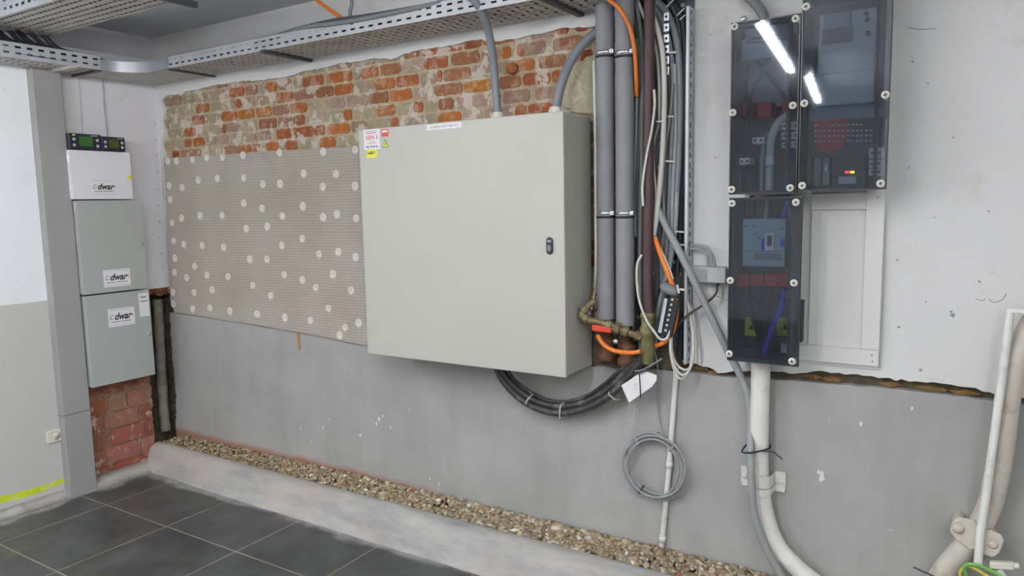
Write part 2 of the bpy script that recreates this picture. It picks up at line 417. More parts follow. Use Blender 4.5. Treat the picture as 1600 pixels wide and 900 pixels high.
rt = [(270,489),(300,492),(340,497),(380,504),(420,512),(460,516),(500,520),(525,530),(545,536),(566,538),(640,550),(760,560),(900,566),(1000,574),(1060,580),
 (1090,583),(1130,589),(1200,592),(1300,600),(1400,608),(1500,619),(1600,634),(1700,646)]
rp = [(at(x, y, 'y', 0).x, at(x, y, 'y', 0).z) for x, y in rt]; rp[0] = (-.02, rp[0][1]); rp = jag(rp, .002, closed=False, seed=3)
struct(MB().prism([(6.0, 0), (6.0, .87)]+rp[::-1]+jag([(-.02, .87), (-.028, .6), (-.015, .4), (-.04, .17)], .006, closed=False, seed=4)+[(-.04, 0)], (0,-.002,0), X, Z, Y, .034), 'lower_render', M['grey_render'], wb)
# lime splashes on the render
mb = MB(); rnd = random.Random(11)
for px, py, r in [(592,655,.012),(598,650,.006),(588,662,.008),(1284,744,.017),(1279,738,.008),(515,655,.006),(505,668,.008),(470,670,.005),(563,680,.008),(486,690,.006),(610,668,.006),(395,680,.005),(1425,638,.005),(1345,662,.008),(686,757,.006),(672,748,.005),(640,640,.004)]:
    c = at(px, py, 'y', -.003); k = 11; a0 = rnd.uniform(0, 6)
    mb.prism([(r*math.cos(a0+6.283*i/k)*rnd.uniform(.45,1.1)*.7, r*math.sin(a0+6.283*i/k)*rnd.uniform(.45,1.1)*1.3) for i in range(k)], (c.x, -.002, c.z), X, Z, -Y, .0012)
mb.build('paint_splashes', M['white_paint'], wb)
mb = MB()
for px, py, r in [(1404,511,.005),(1438,578,.006),(1488,492,.008),(1486,487,.005),(1447,471,.003),(1530,440,.004),(1450,130,.003),(1426,96,.004),(1460,340,.003),(1545,330,.004),(1118,246,.003),(1490,215,.003),(1420,262,.003)]:
    c = at(px, py, 'y', 0); k = 8; a0 = rnd.uniform(0, 6)
    mb.prism([(r*math.cos(a0+6.283*i/k)*rnd.uniform(.5,1.1), r*math.sin(a0+6.283*i/k)*rnd.uniform(.5,1.2)) for i in range(k)], (c.x, 0, c.z), X, Z, -Y, .0012)
for pts in ([(1545,467),(1552,472),(1563,470),(1570,463),(1572,458)], [(1524,466),(1534,470),(1541,466)], [(1418,43),(1440,46),(1462,44)], [(1114,461),(1128,466),(1138,470)]):
    mb.tube(pxpath(pts, v=.0005, n=4), .0014, 6)
mb.build('wall_marks', simple('plaster_scar', srgb(140,142,144), .9, 0, .1, 30), wb)
# moss and rust along the crack
mb = MB()
for px, py, w_ in [(1095,578,.03),(1115,585,.022),(1068,577,.02),(1270,592,.03),(1455,611,.05),(1505,617,.04),(1300,596,.03),(1390,604,.03)]:
    c = at(px, py, 'y', .01); k = 9
    mb.prism([(w_*math.cos(6.283*i/k)*rnd.uniform(.7,1.2), .008*math.sin(6.283*i/k)*rnd.uniform(.6,1.3)) for i in range(k)], (c.x, .029, c.z+.006), X, Z, -Y, .014)
mb.build('crack_rubble', simple('crack_rubble', srgb(120,92,54), .95, 0, .35, 40, .6, dirt=srgb(92,96,50), dirt_amt=.6), wb)
# bricks
OR, RD, DP, RB, YO, PK = srgb(180,108,58), srgb(168,98,64), srgb(156,106,78), srgb(150,76,50), srgb(178,114,48), srgb(164,134,118)
DULL = [srgb(172,146,132), srgb(178,156,142), srgb(174,156,136), srgb(166,154,134), srgb(178,166,142), srgb(172,164,136), srgb(182,164,150), srgb(166,126,106)]
MORT = srgb(188,172,146)
def a4(c, a): return (c[0], c[1], c[2], a)
def brick_face(mb, u0, u1, z0, z1, base, du, dn, t, col, rnd, rag=.004):
    k = 5; P = []
    q = min(.010, (u1-u0)*.25, (z1-z0)*.3)
    for (x, z, dx, dz) in ((u0, z0, 1, 0), (u1, z0, 0, 1), (u1, z1, -1, 0), (u0, z1, 0, -1)):
        L = (u1-u0) if dx else (z1-z0); n = k if dx else 2
        for i in range(n):
            s_ = q+(L-2*q)*i/(n-1)
            P.append((x+dx*s_+rnd.uniform(-rag, rag)*.6, z+dz*s_+rnd.uniform(-rag, rag)*.6))
    mb.prism(P, base, du, Z, dn, t+rnd.uniform(-.0015, .0015), col=col)
expl = []
def ex(lst, s, ox, oy):
    for x, y, wd, c in lst: expl.append((x/s+ox, y/s+oy, wd/s, c))
ex([(612,395,105,RD),(360,510,95,RD),(325,598,92,RD),(555,567,108,OR),(680,560,120,YO),(810,540,112,YO),(265,690,78,RD),(330,765,80,OR),(253,770,45,RD),(870,362,78,OR),(965,435,122,OR),(1065,510,126,YO),(1130,320,85,RD),(625,482,40,RD),(960,702,105,RD),(880,790,82,OR),(1015,772,85,RD),(1082,608,66,RD),(682,808,66,OR),(160,850,52,RB),(580,650,90,PK),(800,700,120,PK)], 4.7375, 240, 60)
ex([(155,365,190,RD),(390,322,222,OR),(430,435,168,OR),(655,305,155,OR),(840,275,178,DP),(790,395,168,OR),(990,365,192,RD),(735,525,172,DP),(930,495,195,OR),(800,630,162,OR),(1245,215,192,RD),(1080,585,92,RD),(1295,450,120,DP),(50,605,104,OR),(385,795,188,OR),(285,890,140,OR),(880,735,55,RD),(465,700,75,OR),(40,725,62,RD),(215,800,90,RD)], 5.625, 460, 60)
ex([(435,235,160,RB),(375,350,245,DP),(300,480,232,DP),(145,500,42,RD),(230,610,235,DP),(485,585,250,YO),(765,555,190,DP),(730,290,82,OR),(860,290,62,RD),(870,405,220,OR),(1140,360,245,DP),(1180,500,95,RD),(1030,775,215,RD),(240,855,192,OR),(200,735,130,DP),(820,655,235,PK),(1080,640,180,PK),(1225,112,105,RB),(1395,92,112,RB),(1270,215,262,DP),(960,240,230,PK),(1440,310,110,RB)], 5.625, 660, 30)
rows = {}
for px, py, wd, c in expl:
    p = at(px, py, 'y', .01); a = at(px-wd/2, py, 'y', .01).x; b = at(px+wd/2, py, 'y', .01).x
    rows.setdefault(round((p.z-2.111)/.0600), []).append((a, b, c))
mb = MB(); rnd = random.Random(5)
mb.box(0, 3.0, .016, .034, 1.0, 2.32, col=a4(MORT, .9))
def ztop(x):
    for a, b in zip(tp, tp[1:]):
        if a[0] <= x <= b[0]: return a[1]+(b[1]-a[1])*(x-a[0])/max(1e-6, b[0]-a[0])
    return 2.2
for k in range(-19, 3):
    zc = 2.111+.06*k
    ocup = sorted(rows.get(k, []))
    spans = []; x = .02+.04*(k % 2)
    for (a, b, c) in ocup+[(3.0, 3.0, None)]:
        while a-x > .045:
            L = min(a-x, rnd.choice((.11, .11, .2, .15)))
            if a-x-L < .045: L = a-x
            spans.append((x, x+L, None)); x += L
        if c is not None: spans.append((a, b, c)); x = max(x, b+.004)
    for a, b, c in spans:
        if b-a < .02: continue
        if c is None:
            gx = (a+b)/2
            if gx < .55 and rnd.random() < .5: c = rnd.choice(DULL[4:6]); am = 1.0
            else: c = rnd.choice(DULL if rnd.random() < .8 else [PK, DP, RD]); am = .95
            gap = .007; f = rnd.uniform(.9, 1.06); c = tuple(v*f for v in c[:3])
        else: am = .32; gap = .0; f = rnd.uniform(.9, 1.08); c = tuple(v*f for v in c[:3])
        h = .0235
        brick_face(mb, a+gap, b-gap, zc-h, zc+h, (0,.018,0), X, -Y, .0055, a4(c, am), rnd)
# the lump of rough lime mortar right of the bricks and one broken header sticking out
P = [at(x, y, 'y', .01) for x, y in [(893,112),(905,98),(918,90),(932,86),(940,120),(938,160),(934,178),(905,176),(885,168),(880,150),(884,138)]]
P = jag([(p.x, p.z) for p in P], .006, seed=9)
mb.prism(P, (0,.018,0), X, Z, -Y, .022, col=a4(srgb(190,184,160), .6))
p = at(800, 107, 'y', 0); mb.lathe([(.024,0),(.023,.02),(.016,.032),(.004,.036)], (p.x, .012, p.z), -Y, 10, col=a4(OR, .1))
mb.build('brickwork', M['brick'], wb)
# left wall: white plaster above, the painted wall left of the column, brick pier below, open recess in the corner
wl = struct(MB().box(-.3, 0, -.62, .03, 1.045, 2.475), 'wall_left', M['white_wall'])
struct(MB().box(-.3, .02, -7.0, -.62, 0, 2.475), 'painted_wall', M['left_wall'], wl)
struct(MB().box(-.3, -.14, -.17, .03, 0, 1.045), 'recess_masonry', M['concrete_dark'], wl)
mb = MB(); rnd = random.Random(3)
P = jag([(-.168,.0),(-.165,.3),(-.16,.6),(-.165,.9),(-.14,1.05)], .008, closed=False, seed=6)
mb.prism([(-.62,0)]+P+[(-.62,1.05)], (-.25,0,0), Y, Z, X, .244, col=a4(srgb(150,120,104), .8))
for k in range(10):
    z0 = .0+.098*k; y = -.62+(.06 if k % 2 else 0)
    while y < -.19:
        L = rnd.choice((.2, .2, .11)); y1 = min(y+L-.012, -.172)
        if y1-y > .03: brick_face(mb, y, y1, z0, z0+.088, (-.008,0,0), Y, X, .01, a4(tuple(v*rnd.uniform(.85,1.1) for v in rnd.choice([srgb(156,98,80), srgb(148,90,74), srgb(160,112,96), srgb(144,86,72)])[:3]), .75), rnd)
        y += L
mb.build('brick_pier', M['pier_brick'], wl)
# broken plaster underside at the recess
mb = MB()
mb.prism(jag([(-.2,1.046),(-.2,1.03),(-.15,1.005),(-.1,1.02),(-.06,.995),(-.005,1.01),(-.002,1.046)], .004, seed=8), (-.13,0,0), Y, Z, X, .128, col=a4(srgb(104,62,44), .3))
mb.build('broken_plaster_edge', M['brick'], wl)
mb = MB()
for k in range(16):
    z = .2+.05*k; mb.prism(jag([(-.115,-.022),(-.02,-.022),(-.015,.02),(-.11,.022)], .008, seed=k), (0,.032,z), X, Z, -Y, random.uniform(.01,.03))
mb.build('rough_masonry', M['concrete_dark'], wl)
# column, cement fillet, skirting paint stripe
o = struct(MB().box(-.29, .07, -.695, -.553, .0, 2.21), 'trim_1', M['column'], bevel=.006)
j = MB().box(-.05, .0712, -.6962, -.5525, .445, .4475).build('joint', M['cable_dark'], o)
mb = MB(); n = 30; V = []
for i in range(n+1):
    y = -.17-(6.0*(i/n)**1.6); wd = .09 if y > -.7 else .05
    wd *= 1+.12*noise.noise(Vector((y*4, 0, 0))); h = .058 if y > -.7 else .045
    x0 = -.004 if y > -.66 else .018
    V += [(x0, y, h), (x0+wd*.45, y, h*.55), (x0+wd, y, .001), (x0, y, .001)]
mb.add(V, [(4*i+j, 4*i+(j+1) % 4, 4*i+4+(j+1) % 4, 4*i+4+j) for i in range(n) for j in range(4)], True)
struct(mb, 'baseboard_left', M['kerb'])
# yellow-green sprayed stripe low on the painted wall
L = [at(x, y, 'x', .021) for x, y in [(0,786),(30,780),(60,770),(90,758),(103,752),(103,747),(88,751),(70,757),(52,763),(30,769),(0,776)]]
L = [(p.y, p.z) for p in L]; far = (-1.6, L[0][1]-.01)
struct(MB().prism(jag([far]+L[:5]+L[5:]+[(-1.6, L[-1][1])], .002, seed=2), (.0195,0,0), Y, Z, X, .0012), 'trim_2', simple('spray_green', srgb(196,214,40), .6, 0, .12, 30, dirt=srgb(214,214,206), dirt_amt=.6))
# kerb
mb = MB(); n = 90; prof = [(-.13,.0,.0),(-.13,.0,.134),(-.142,0,.140),(-.165,.0,.138),(-.196,0,.118),(-.214,0,.06),(-.232,0,.012),(-.245,0,.0)]; V = []
for i in range(n+1):
    x = 5.0*i/n
    for k, (y, _, z) in enumerate(prof):
        q = noise.noise(Vector((x*2.3, y*9, z*9)))*.010 + noise.noise(Vector((x*9, y*20, z*20)))*.004
        grow = 1+.18*min(1, x/1.8)
        V.append((x+.004, (y if k < 2 else -.13+(y+.13)*grow*1.1-q), max(0, z+(q*.6 if 1 < k < 7 else 0))))
kk = len(prof)
mb.add(V, [(i*kk+j, (i+1)*kk+j, (i+1)*kk+j+1, i*kk+j+1) for i in range(n) for j in range(kk-1)], True)
mb.add(V[:kk], [tuple(range(kk))])
kb = mb.build('kerb', M['kerb']); tag(kb, 'long rough cement kerb holding the gravel strip along the back wall', 'kerb')
# gravel bed
mb = MB(); rnd = random.Random(21)
mb.box(.002, 5.0, -.127, -.003, 0.001, .128, col=srgb(98,84,60))
ico = bmesh.new(); bmesh.ops.create_icosphere(ico, subdivisions=1, radius=1)
IV = [v.co.copy() for v in ico.verts]; IF = [tuple(v.index for v in f.verts) for f in ico.faces]; ico.free()
PC = [srgb(188,166,120), srgb(176,150,100), srgb(158,140,104), srgb(150,128,84), srgb(202,190,164), srgb(168,160,142), srgb(142,112,80), srgb(186,156,104), srgb(132,120,92)]
for i in range(7600):
    x = rnd.uniform(.0, 4.3); yy = rnd.random(); y = -.006-.128*yy
    big = .0042+.0032*min(1, max(0, (x-.3)/2.2)); s = big*rnd.uniform(.8, 1.9)
    if rnd.random() < .02: s *= 1.7
    zb = .132+.030*(1-yy)*min(1, .35+x/2.5)+rnd.uniform(-.004, .006)
    if y-s < -.13: zb += .003
    R_ = Matrix.Rotation(rnd.uniform(0, 6.3), 3, 'Z') @ Matrix.Rotation(rnd.uniform(-.6, .6), 3, 'X')
    sx, sy, sz = s*rnd.uniform(.9, 1.5), s*rnd.uniform(.7, 1.1), s*rnd.uniform(.5, .85)
    c = rnd.choice(PC if rnd.random() < .95 else [srgb(224,220,206), srgb(156,92,62)]); f = rnd.uniform(.8, 1.12); g_ = (c[0]+c[1]+c[2])/3; q_ = .12+.25*min(1, x/3); c = tuple(v*(1-q_)+g_*q_ for v in c[:3])
    y = min(y, -.004-max(sx, sy))
    mb.add([R_ @ Vector((v.x*sx, v.y*sy, v.z*sz))+Vector((x+.02, y, zb)) for v in IV], IF, True, (c[0]*f, c[1]*f, c[2]*f, 1))
g = mb.build('gravel', M['pebbles']); tag(g, 'strip of small tan gravel between the cement kerb and the grey wall', 'gravel', kind='stuff')

# ================================================================== LAMPS
for i, (x, y0, xe, y1, pw) in enumerate(LAMPS):
    zc = LAMP_Z[i]; A_ = Vector((x, y0, 0)); B_ = Vector((xe, y1, 0)); D_ = (B_-A_).normalized(); S_ = D_.cross(Z); LL = (B_-A_).length; Cc = (A_+B_)/2
    t = empty('fluorescent_batten', (x, y0, 2.475), 'white ceiling batten with one long fluorescent tube, '+['nearest the smoked boxes', 'behind the camera', 'over the middle of the tiled floor', 'far end of the room over the tiles', 'beside the right wall'][i], 'ceiling lamp')
    MB().obox(Cc+Z*(zc+.042), D_, S_, Z, LL/2, .024, .018).build('housing', M['white_steel'], t, bevel=.004)
    for e_ in (A_+D_*.2, B_-D_*.2): MB().tube([e_+Z*(zc+.05), e_+Z*2.475], .004, 8).build('hanger_rod', M['zinc'], t)
    MB().tube([A_+D_*.02+Z*zc, B_-D_*.02+Z*zc], .013, 12).build('tube', M['tube'], t)
    for e_ in (A_+D_*.01, B_-D_*.01): MB().obox(e_+Z*(zc+.007), D_, S_, Z, .009, .012, .02).build('lamp_holder', M['white_steel'], t)
    ld = bpy.data.lights.new('lamp_light', 'AREA'); ld.shape = 'RECTANGLE'; ld.size = .05; ld.size_y = LL-.06
    ld.energy = pw*.26; ld.color = LAMP_COL; ld.spread = math.radians(180)
    lo = bpy.data.objects.new('lamp_light', ld); link(lo, t); lo.location = ((xe-x)/2, (y1-y0)/2, zc-.016-2.475); lo.rotation_euler = (0, 0, math.atan2(-(xe-x), y1-y0))

# ================================================================== CABLE TRAYS
def cell_sheet(mb, o, du, dv, cu, cv, nu, nv, hole):
    """nu x nv cells with a rectangular hole in each; hole(i,j)->(hu,hv) fractions or None"""
    o = Vector(o); du = Vector(du); dv = Vector(dv)
    for i in range(nu):
        for j in range(nv):
            h = hole(i, j); a = o+du*(cu*i)+dv*(cv*j)
            P = [a, a+du*cu, a+du*cu+dv*cv, a+dv*cv]
            if not h: mb.add(P, [(0,1,2,3)]); continue
            hu, hv = cu*(1-h[0])/2, cv*(1-h[1])/2
            Q = [a+du*hu+dv*hv, a+du*(cu-hu)+dv*hv, a+du*(cu-hu)+dv*(cv-hv), a+du*hu+dv*(cv-hv)]
            mb.add(P+Q, [(0,1,5,4),(1,2,6,5),(2,3,7,6),(3,0,4,7)])
def tray(name, o, du, dv, length, width, height, label, bh, matb='galv_dull', pitch=.04, flange_side=None):
    """perforated tray: o = corner at near flange/bottom, du along, dv across towards the wall"""
    o = Vector(o); du = Vector(du); dv = Vector(dv)
    t = empty(name, o, label, 'cable tray')
    b = MB(); nu = int(length/pitch); nv = 7
    cell_sheet(b, o, du, dv, length/nu, width/nv, nu, nv, bh); b.build('tray_bottom', M[matb], t, solid=.0012)
    for off in (0, width):
        f = MB(); nf = int(length/.05)
        cell_sheet(f, o+dv*off, du, Z, length/nf, height/5, nf, 5, lambda i, j: (.5, .7) if j in (1, 3) else None)
        lip = o+dv*off+Z*height; sgn = 1 if off == 0 else -1
        f.add([lip, lip+du*length, lip+du*length+dv*.012*sgn, lip+dv*.012*sgn], [(0,1,2,3)])
        f.build('side_flange', M['galv'], t, solid=.0012)
    return t
alt = lambda i, j: ((.30, .80) if (i+j) % 2 else (.70, .26)) if j not in (0, 6) else (.62, .3)
tr1 = tray('cable_tray', (.54,-.272,2.21), X, Y, 2.75, .252, .058, 'perforated galvanised cable tray running along the back wall above the bricks', alt)
# its brackets against the wall
for px in (556, 940):
    p = at(px, 60, 'y', -.14)
for xx in (1.262, 2.72):
    MB().box(xx, xx+.025, -.29, -.002, 2.196, 2.209).build('bracket', M['cable_dark'], tr1)
tr2 = tray('cable_tray', (.25,-3.6,2.21), Y, -X, 3.15, .226, .07, 'perforated galvanised cable tray on the left wall above the grey column', alt)
for yy in (-.60, -1.6): MB().box(.021, .262, yy, yy+.025, 2.198, 2.2095).build('bracket', M['galv_dull'], tr2)
# corner bend
t = empty('cable_tray_bend', (.02,-.02,2.21), 'smooth galvanised bend joining the two cable trays in the corner', 'cable tray')
arc = [(.43-.18*math.cos(a), -.452+.18*math.sin(a)) for a in [math.pi/2*i/14 for i in range(15)]]
MB().prism([(-.004,-.452)]+arc+[(.545,-.272),(.545,-.004),(-.004,-.004)], (0,0,2.207), X, Y, Z, .0015).build('tray_bottom', M['galv_dull'], t)
f = MB(); a2 = arc+[(.545,-.272)]
f.add([(x, y, 2.207) for x, y in a2]+[(x, y, 2.262) for x, y in a2], [(i, i+1, len(a2)+i+1, len(a2)+i) for i in range(len(a2)-1)], True)
f.build('side_flange', simple('galv_bend', srgb(164,168,174), .4, .6, .1, 9), t)
f = MB(); f.box(-.004, -.002, -.452, -.004, 2.207, 2.268); f.box(-.004, .545, -.004, -.002, 2.207, 2.268); f.build('side_flange', M['galv'], t)
for (x, y) in ((.40,-.282),(.30,-.355)): pass
MB().box(.547, .560, -.276, -.01, 2.198, 2.207).build('joint_strip', M['cable_dark'], t)
MB().box(.0, .262, -.468, -.455, 2.198, 2.207).build('joint_strip', M['cable_dark'], t)
# high tray crossing above
tr3 = tray('cable_tray', (.10,-.955,2.35), X, Y, 1.45, .30, .09, 'wide perforated cable tray hung high from the ceiling, its slotted underside seen top left',
     lambda i, j: (.72, .34) if (i+j) % 2 else (.72, .3), matb='galv_dull', pitch=.034)
for xx in (1.27,):
    MB().tube([(xx, -.985, 2.33), (xx, -.985, 2.475)], .004, 8).build('hanger_rod', M['zinc'], tr3)
    MB().tube([(xx, -.625, 2.33), (xx, -.625, 2.475)], .004, 8).build('hanger_rod', M['zinc'], tr3)
    MB().box(xx-.012, xx+.012, -1.0, -.61, 2.325, 2.348).build('hanger_bar', M['cable_dark'], tr3)

# cables filling the trays
def fill(n, f, mt, label, group):
    for k in range(n):
        a, b, r = f(k); P = [Vector(a).lerp(Vector(b), i/24) for i in range(25)]
        d = (Vector(b)-Vector(a)).normalized(); s = d.cross(Z)
        P = [p+s*.004*math.sin(i*.9+k*2)+Z*.002*math.sin(i*.7+k) for i, p in enumerate(P)]
        tag(MB().tube(P, r, 8).build('cable', M[mt[k % len(mt)]]), label, 'cable', group)
fill(10, lambda k: ((.50,-.252+.024*k,2.2265), (3.26,-.252+.024*k,2.2265), .0112), ['dark_rubber','cable_dark'], 'dark cable lying flat in the long tray above the bricks', 'cables in the back wall tray')
fill(8, lambda k: ((.068+.024*k,-3.58,2.2285), (.068+.024*k,-.34,2.2285), .0112), ['dark_rubber','cable_dark'], 'dark cable lying flat in the tray on the left wall', 'cables in the left wall tray')
fill(9, lambda k: ((.50,-.935+.031*k,2.369), (1.53,-.935+.031*k,2.369), .0135), ['cable_dark','cable_mid'], 'cable lying flat in the high tray top left', 'cables in the high tray')

# ================================================================== MEMBRANE
def thing(mb, name, mat, label, cat, group=None, **k):
    return tag(mb.build(name, M[mat] if isinstance(mat, str) else mat, **k), label, cat, group)
mp = [(256,247),(300,244),(360,241),(420,236),(480,233),(540,230),(620,225),(900,210)]
bp_ = [(900,556),(620,549),(568,540),(540,534),(505,526),(470,520),(430,513),(390,506),(350,500),(300,492),(272,488),(266,470),(264,430),(262,390),(260,340),(258,290)]
P = [at(x, y, 'y', -.016) for x, y in mp+bp_]
me = empty('dimpled_membrane', at(272, 488, 'y', -.016), 'beige dimpled membrane sheet with white round fixing washers, left of the cream cabinet', 'membrane')
MB().prism(jag([(max(.012, min(p.x, 1.858)), p.z) for p in P], .0015, seed=12), (0,-.016,0), X, Z, Y, .012).build('sheet', M['membrane'], me)
wd = [(x/6.43+240, y/6.43+220) for x, y in [(140,205),(228,205),(392,193),(533,170),(692,165),(897,147),(447,395),(640,378),(907,372),(1097,438),(153,450),(285,470),(165,592),(905,628),(1088,680),(465,755),(687,752),(183,825),(280,780),(930,885)]]
wd += [(x/6.43+400, y/6.43+220) for x, y in [(237,120),(675,110),(997,90),(480,330),(803,333),(240,435),(668,465),(995,455),(470,660),(265,757),(673,770),(812,740),(1005,780),(112,865)]]
wd += [(x/5.294+240, y/5.294+350) for x, y in [(165,140),(250,170),(400,178),(578,195),(795,293),(937,293),(175,285),(338,350),(172,400),(272,445),(440,425),(614,437),(157,567),(333,568),(483,545),(820,510),(160,663),(322,705),(465,697),(630,722),(850,745)]]
wd += [(x/4.5+400, y/4.5+350) for x, y in [(325,105),(180,152),(443,215),(577,198),(700,235),(197,358),(325,395),(420,450),(540,355),(668,470),(102,505),(508,595),(10,635),(203,660),(382,680),(625,730),(722,698),(587,785)]]
w0 = MB(); w0.lathe([(.0215,0),(.0215,.002),(.019,.0035),(.008,.0042),(.006,.0025),(.001,.002)], (0,0,0), -Y, 16)
for k in range(6):
    a = k*math.pi/3; w0.obox((.014*math.cos(a), -.0042, .014*math.sin(a)), (math.cos(a),0,math.sin(a)), Y, (-math.sin(a),0,math.cos(a)), .005, .0005, .0012)
w0 = w0.build('washer', simple('washer_white', srgb(216,212,204), .55, 0, .05, 60, dirt=srgb(180,172,160), dirt_amt=.5), me)
for i, (px, py) in enumerate(wd):
    p = at(px, py, 'y', -.018); o = w0 if i == 0 else w0.copy()
    if i: COL.objects.link(o)
    o.location = (max(p.x, .036), -.0162, p.z); o.rotation_euler = (0, random.uniform(0, 1), 0)
    s = random.uniform(.92, 1.06); o.scale = (s, 1, s)
    o.matrix_parent_inverse = Matrix.Translation(-me.location)

# ================================================================== BIG CREAM CABINET
t = empty('electrical_cabinet', (2.29,-.002,.856), 'large cream steel electrical cabinet mounted on the wall in the middle', 'electrical cabinet')
x0, x1, z0, z1 = 1.802, 2.783, .856, 1.820
MB().box(x0+.004, x1-.004, -.226, -.020, z0+.003, z1-.003).build('body', M['cream_steel'], t, bevel=.004)
MB().box(x0, x1, -.250, -.229, z0, z1).build('door', M['cream_steel'], t, bevel=.003)
MB().box(x0+.02, x1-.02, -.2285, -.2262, z0+.02, z1-.02).build('door_gasket', M['dark_rubber'], t)
for zz in (z0+.05, z1-.11): 
    for xx in (x0+.06, x1-.12): MB().box(xx, xx+.05, -.021, -.004, zz, zz+.06).build('wall_bracket', M['galv'], t)
lk = at(859.5, 384, 'y', -.25)
m_ = MB(); rr = [( .0135*math.cos(a)*(1), .0135*math.sin(a)+(.018 if math.sin(a) > 0 else -.018)) for a in [2*math.pi*i/24 for i in range(24)]]
l_ = m_.prism(rr, (lk.x, -.2495, lk.z), X, Z, -Y, .008).build('lock', M['black_plastic'], t, bevel=.002)
MB().prism([(u*.6, v*.35) for u, v in rr], (lk.x, -.2575, lk.z-.008), X, Z, -Y, .002).build('lock_cylinder', M['cable_mid'], l_)
MB().box(lk.x-.008, lk.x+.008, -.2592, -.2575, lk.z+.014, lk.z+.020).build('lock_slot', M['button'], l_)
def stick(cx, cz, w, h, mat, name='sticker', lab=None, rot=0):
    o = MB().box(cx-w/2, cx+w/2, -.2508, -.2499, cz-h/2, cz+h/2).build(name, M[mat], t)
    if lab: o['label'] = lab
    return o
def P_(x, y, v=-.25): return at(x, y, 'y', v)
a, b = P_(568,204), P_(594,232)
g_ = stick((a.x+b.x)/2, (a.z+b.z)/2, b.x-a.x, .083, 'paper', lab='white sticker with red lettering'); gc = Vector(((a.x+b.x)/2, -.2509, (a.z+b.z)/2))
text('GEENS', M['ink_red'], gc+Vector((-.008,0,.008)), X, Z, .017, g_, width=.050, off=.01)
for dz, wdt, mt, hh in ((.034,.064,'ink_grey',.003),(.026,.056,'ink_red',.003),(-.009,.03,'ink_grey',.002),(-.016,.05,'ink_red',.002)):
    MB().box(gc.x-wdt/2, gc.x+wdt/2, -.2513, -.2508, gc.z+dz-hh/2, gc.z+dz+hh/2).build('fine_print', M[mt], g_)
MB().prism([(.0,0),(.006,.004),(.008,.016),(.004,.022),(.001,.012)], (gc.x+.026, -.2508, gc.z-.002), X, Z, -Y, .0005).build('emblem', M['ink_grey'], g_)
for dx, wdt in ((-.024,.020),(-.002,.010),(.012,.010),(.027,.012)):
    MB().box(gc.x+dx-wdt/2, gc.x+dx+wdt/2, -.2513, -.2508, gc.z-.034, gc.z-.026).build('fine_print', M['ink_grey'], g_)
c = P_(601.5, 207.5); r_ = stick(c.x, c.z, .036, .030, 'red', lab='small red sticker')
MB().box(c.x-.014, c.x+.014, -.2513, -.2508, c.z+.001, c.z+.010).build('white_band', M['paper'], r_)
c = P_(602, 224); s_ = MB().prism([(-.017,-.016),(.017,-.016),(0,.016)], (c.x, -.2499, c.z), X, Z, -Y, .0008).build('sticker', M['ink'], t); s_['label'] = 'yellow warning triangle'
MB().prism([(-.0138,-.0138),(.0138,-.0138),(0,.0118)], (c.x, -.2507, c.z), X, Z, -Y, .0004).build('triangle_field', M['yellow'], s_)
MB().prism([(.002,.006),(-.004,-.002),(0,-.002),(-.002,-.011),(.004,-.001),(0,-.001)], (c.x, -.2511, c.z-.001), X, Z, -Y, .0003).build('lightning_bolt', M['ink'], s_)
c = P_(581, 240); y_ = stick(c.x, c.z, .060, .034, 'yellow', lab='yellow voltage sticker')
text('3x400 V', M['ink'], (c.x-.002, -.2509, c.z+.003), X, Z, .013, y_, width=.044, off=.012)
c = P_(693.5, 197.2); w_ = stick(c.x, c.z, .168, .021, 'paper', lab='long narrow white label')
text('ALGEMENE APPARTEMENTEN', M['ink_grey'], (c.x, -.2509, c.z), X, Z, .009, w_, width=.14, off=.004)
for px, py in ((778,178),(868,171)):
    p = at(px, py, 'y', -.13); MB().lathe([(.022,0),(.022,.014),(.027,.015),(.027,.026),(.022,.027),(.022,.034),(.019,.037)], (p.x if px < 800 else p.x, -.13, z1-.003), Z, 12, False).build('cable_gland', M['socket_white'], t)
CG1, CG2 = at(778,176,'y',-.13), at(868,170,'y',-.13)

# ================================================================== BOXES ON THE LEFT WALL
def left_box(name, yA, yB, za, zb, mat, label, lockz=None, depth=.10):
    t = empty(name, (0,(yA+yB)/2,za), label, 'electrical box')
    MB().box(.001, depth-.018, yA+.003, yB-.003, za+.002, zb-.002).build('body', M[mat], t, bevel=.002)
    MB().box(depth-.016, depth, yA, yB, za, zb).build('door', M[mat], t, bevel=.002)
    MB().box(depth-.0185, depth-.0155, yA+.01, yB-.01, za+.01, zb-.01).build('door_gasket', M['dark_rubber'], t)
    if lockz:
        MB().lathe([(.010,0),(.010,.004),(.006,.006),(.001,.006)], (depth-.001, yB-.025, lockz), X, 14).build('lock', M['zinc'], t)
        MB().box(depth+.004, depth+.0062, yB-.0275, yB-.0225, lockz-.0045, lockz+.0045).build('lock_slot', M['ink'], t)
    for zz in (za+.04, zb-.06): MB().tube([(depth-.008, yA-.003, zz), (depth-.008, yA-.003, zz+.03)], .003, 8).build('hinge', M['zinc'], t)
    return t
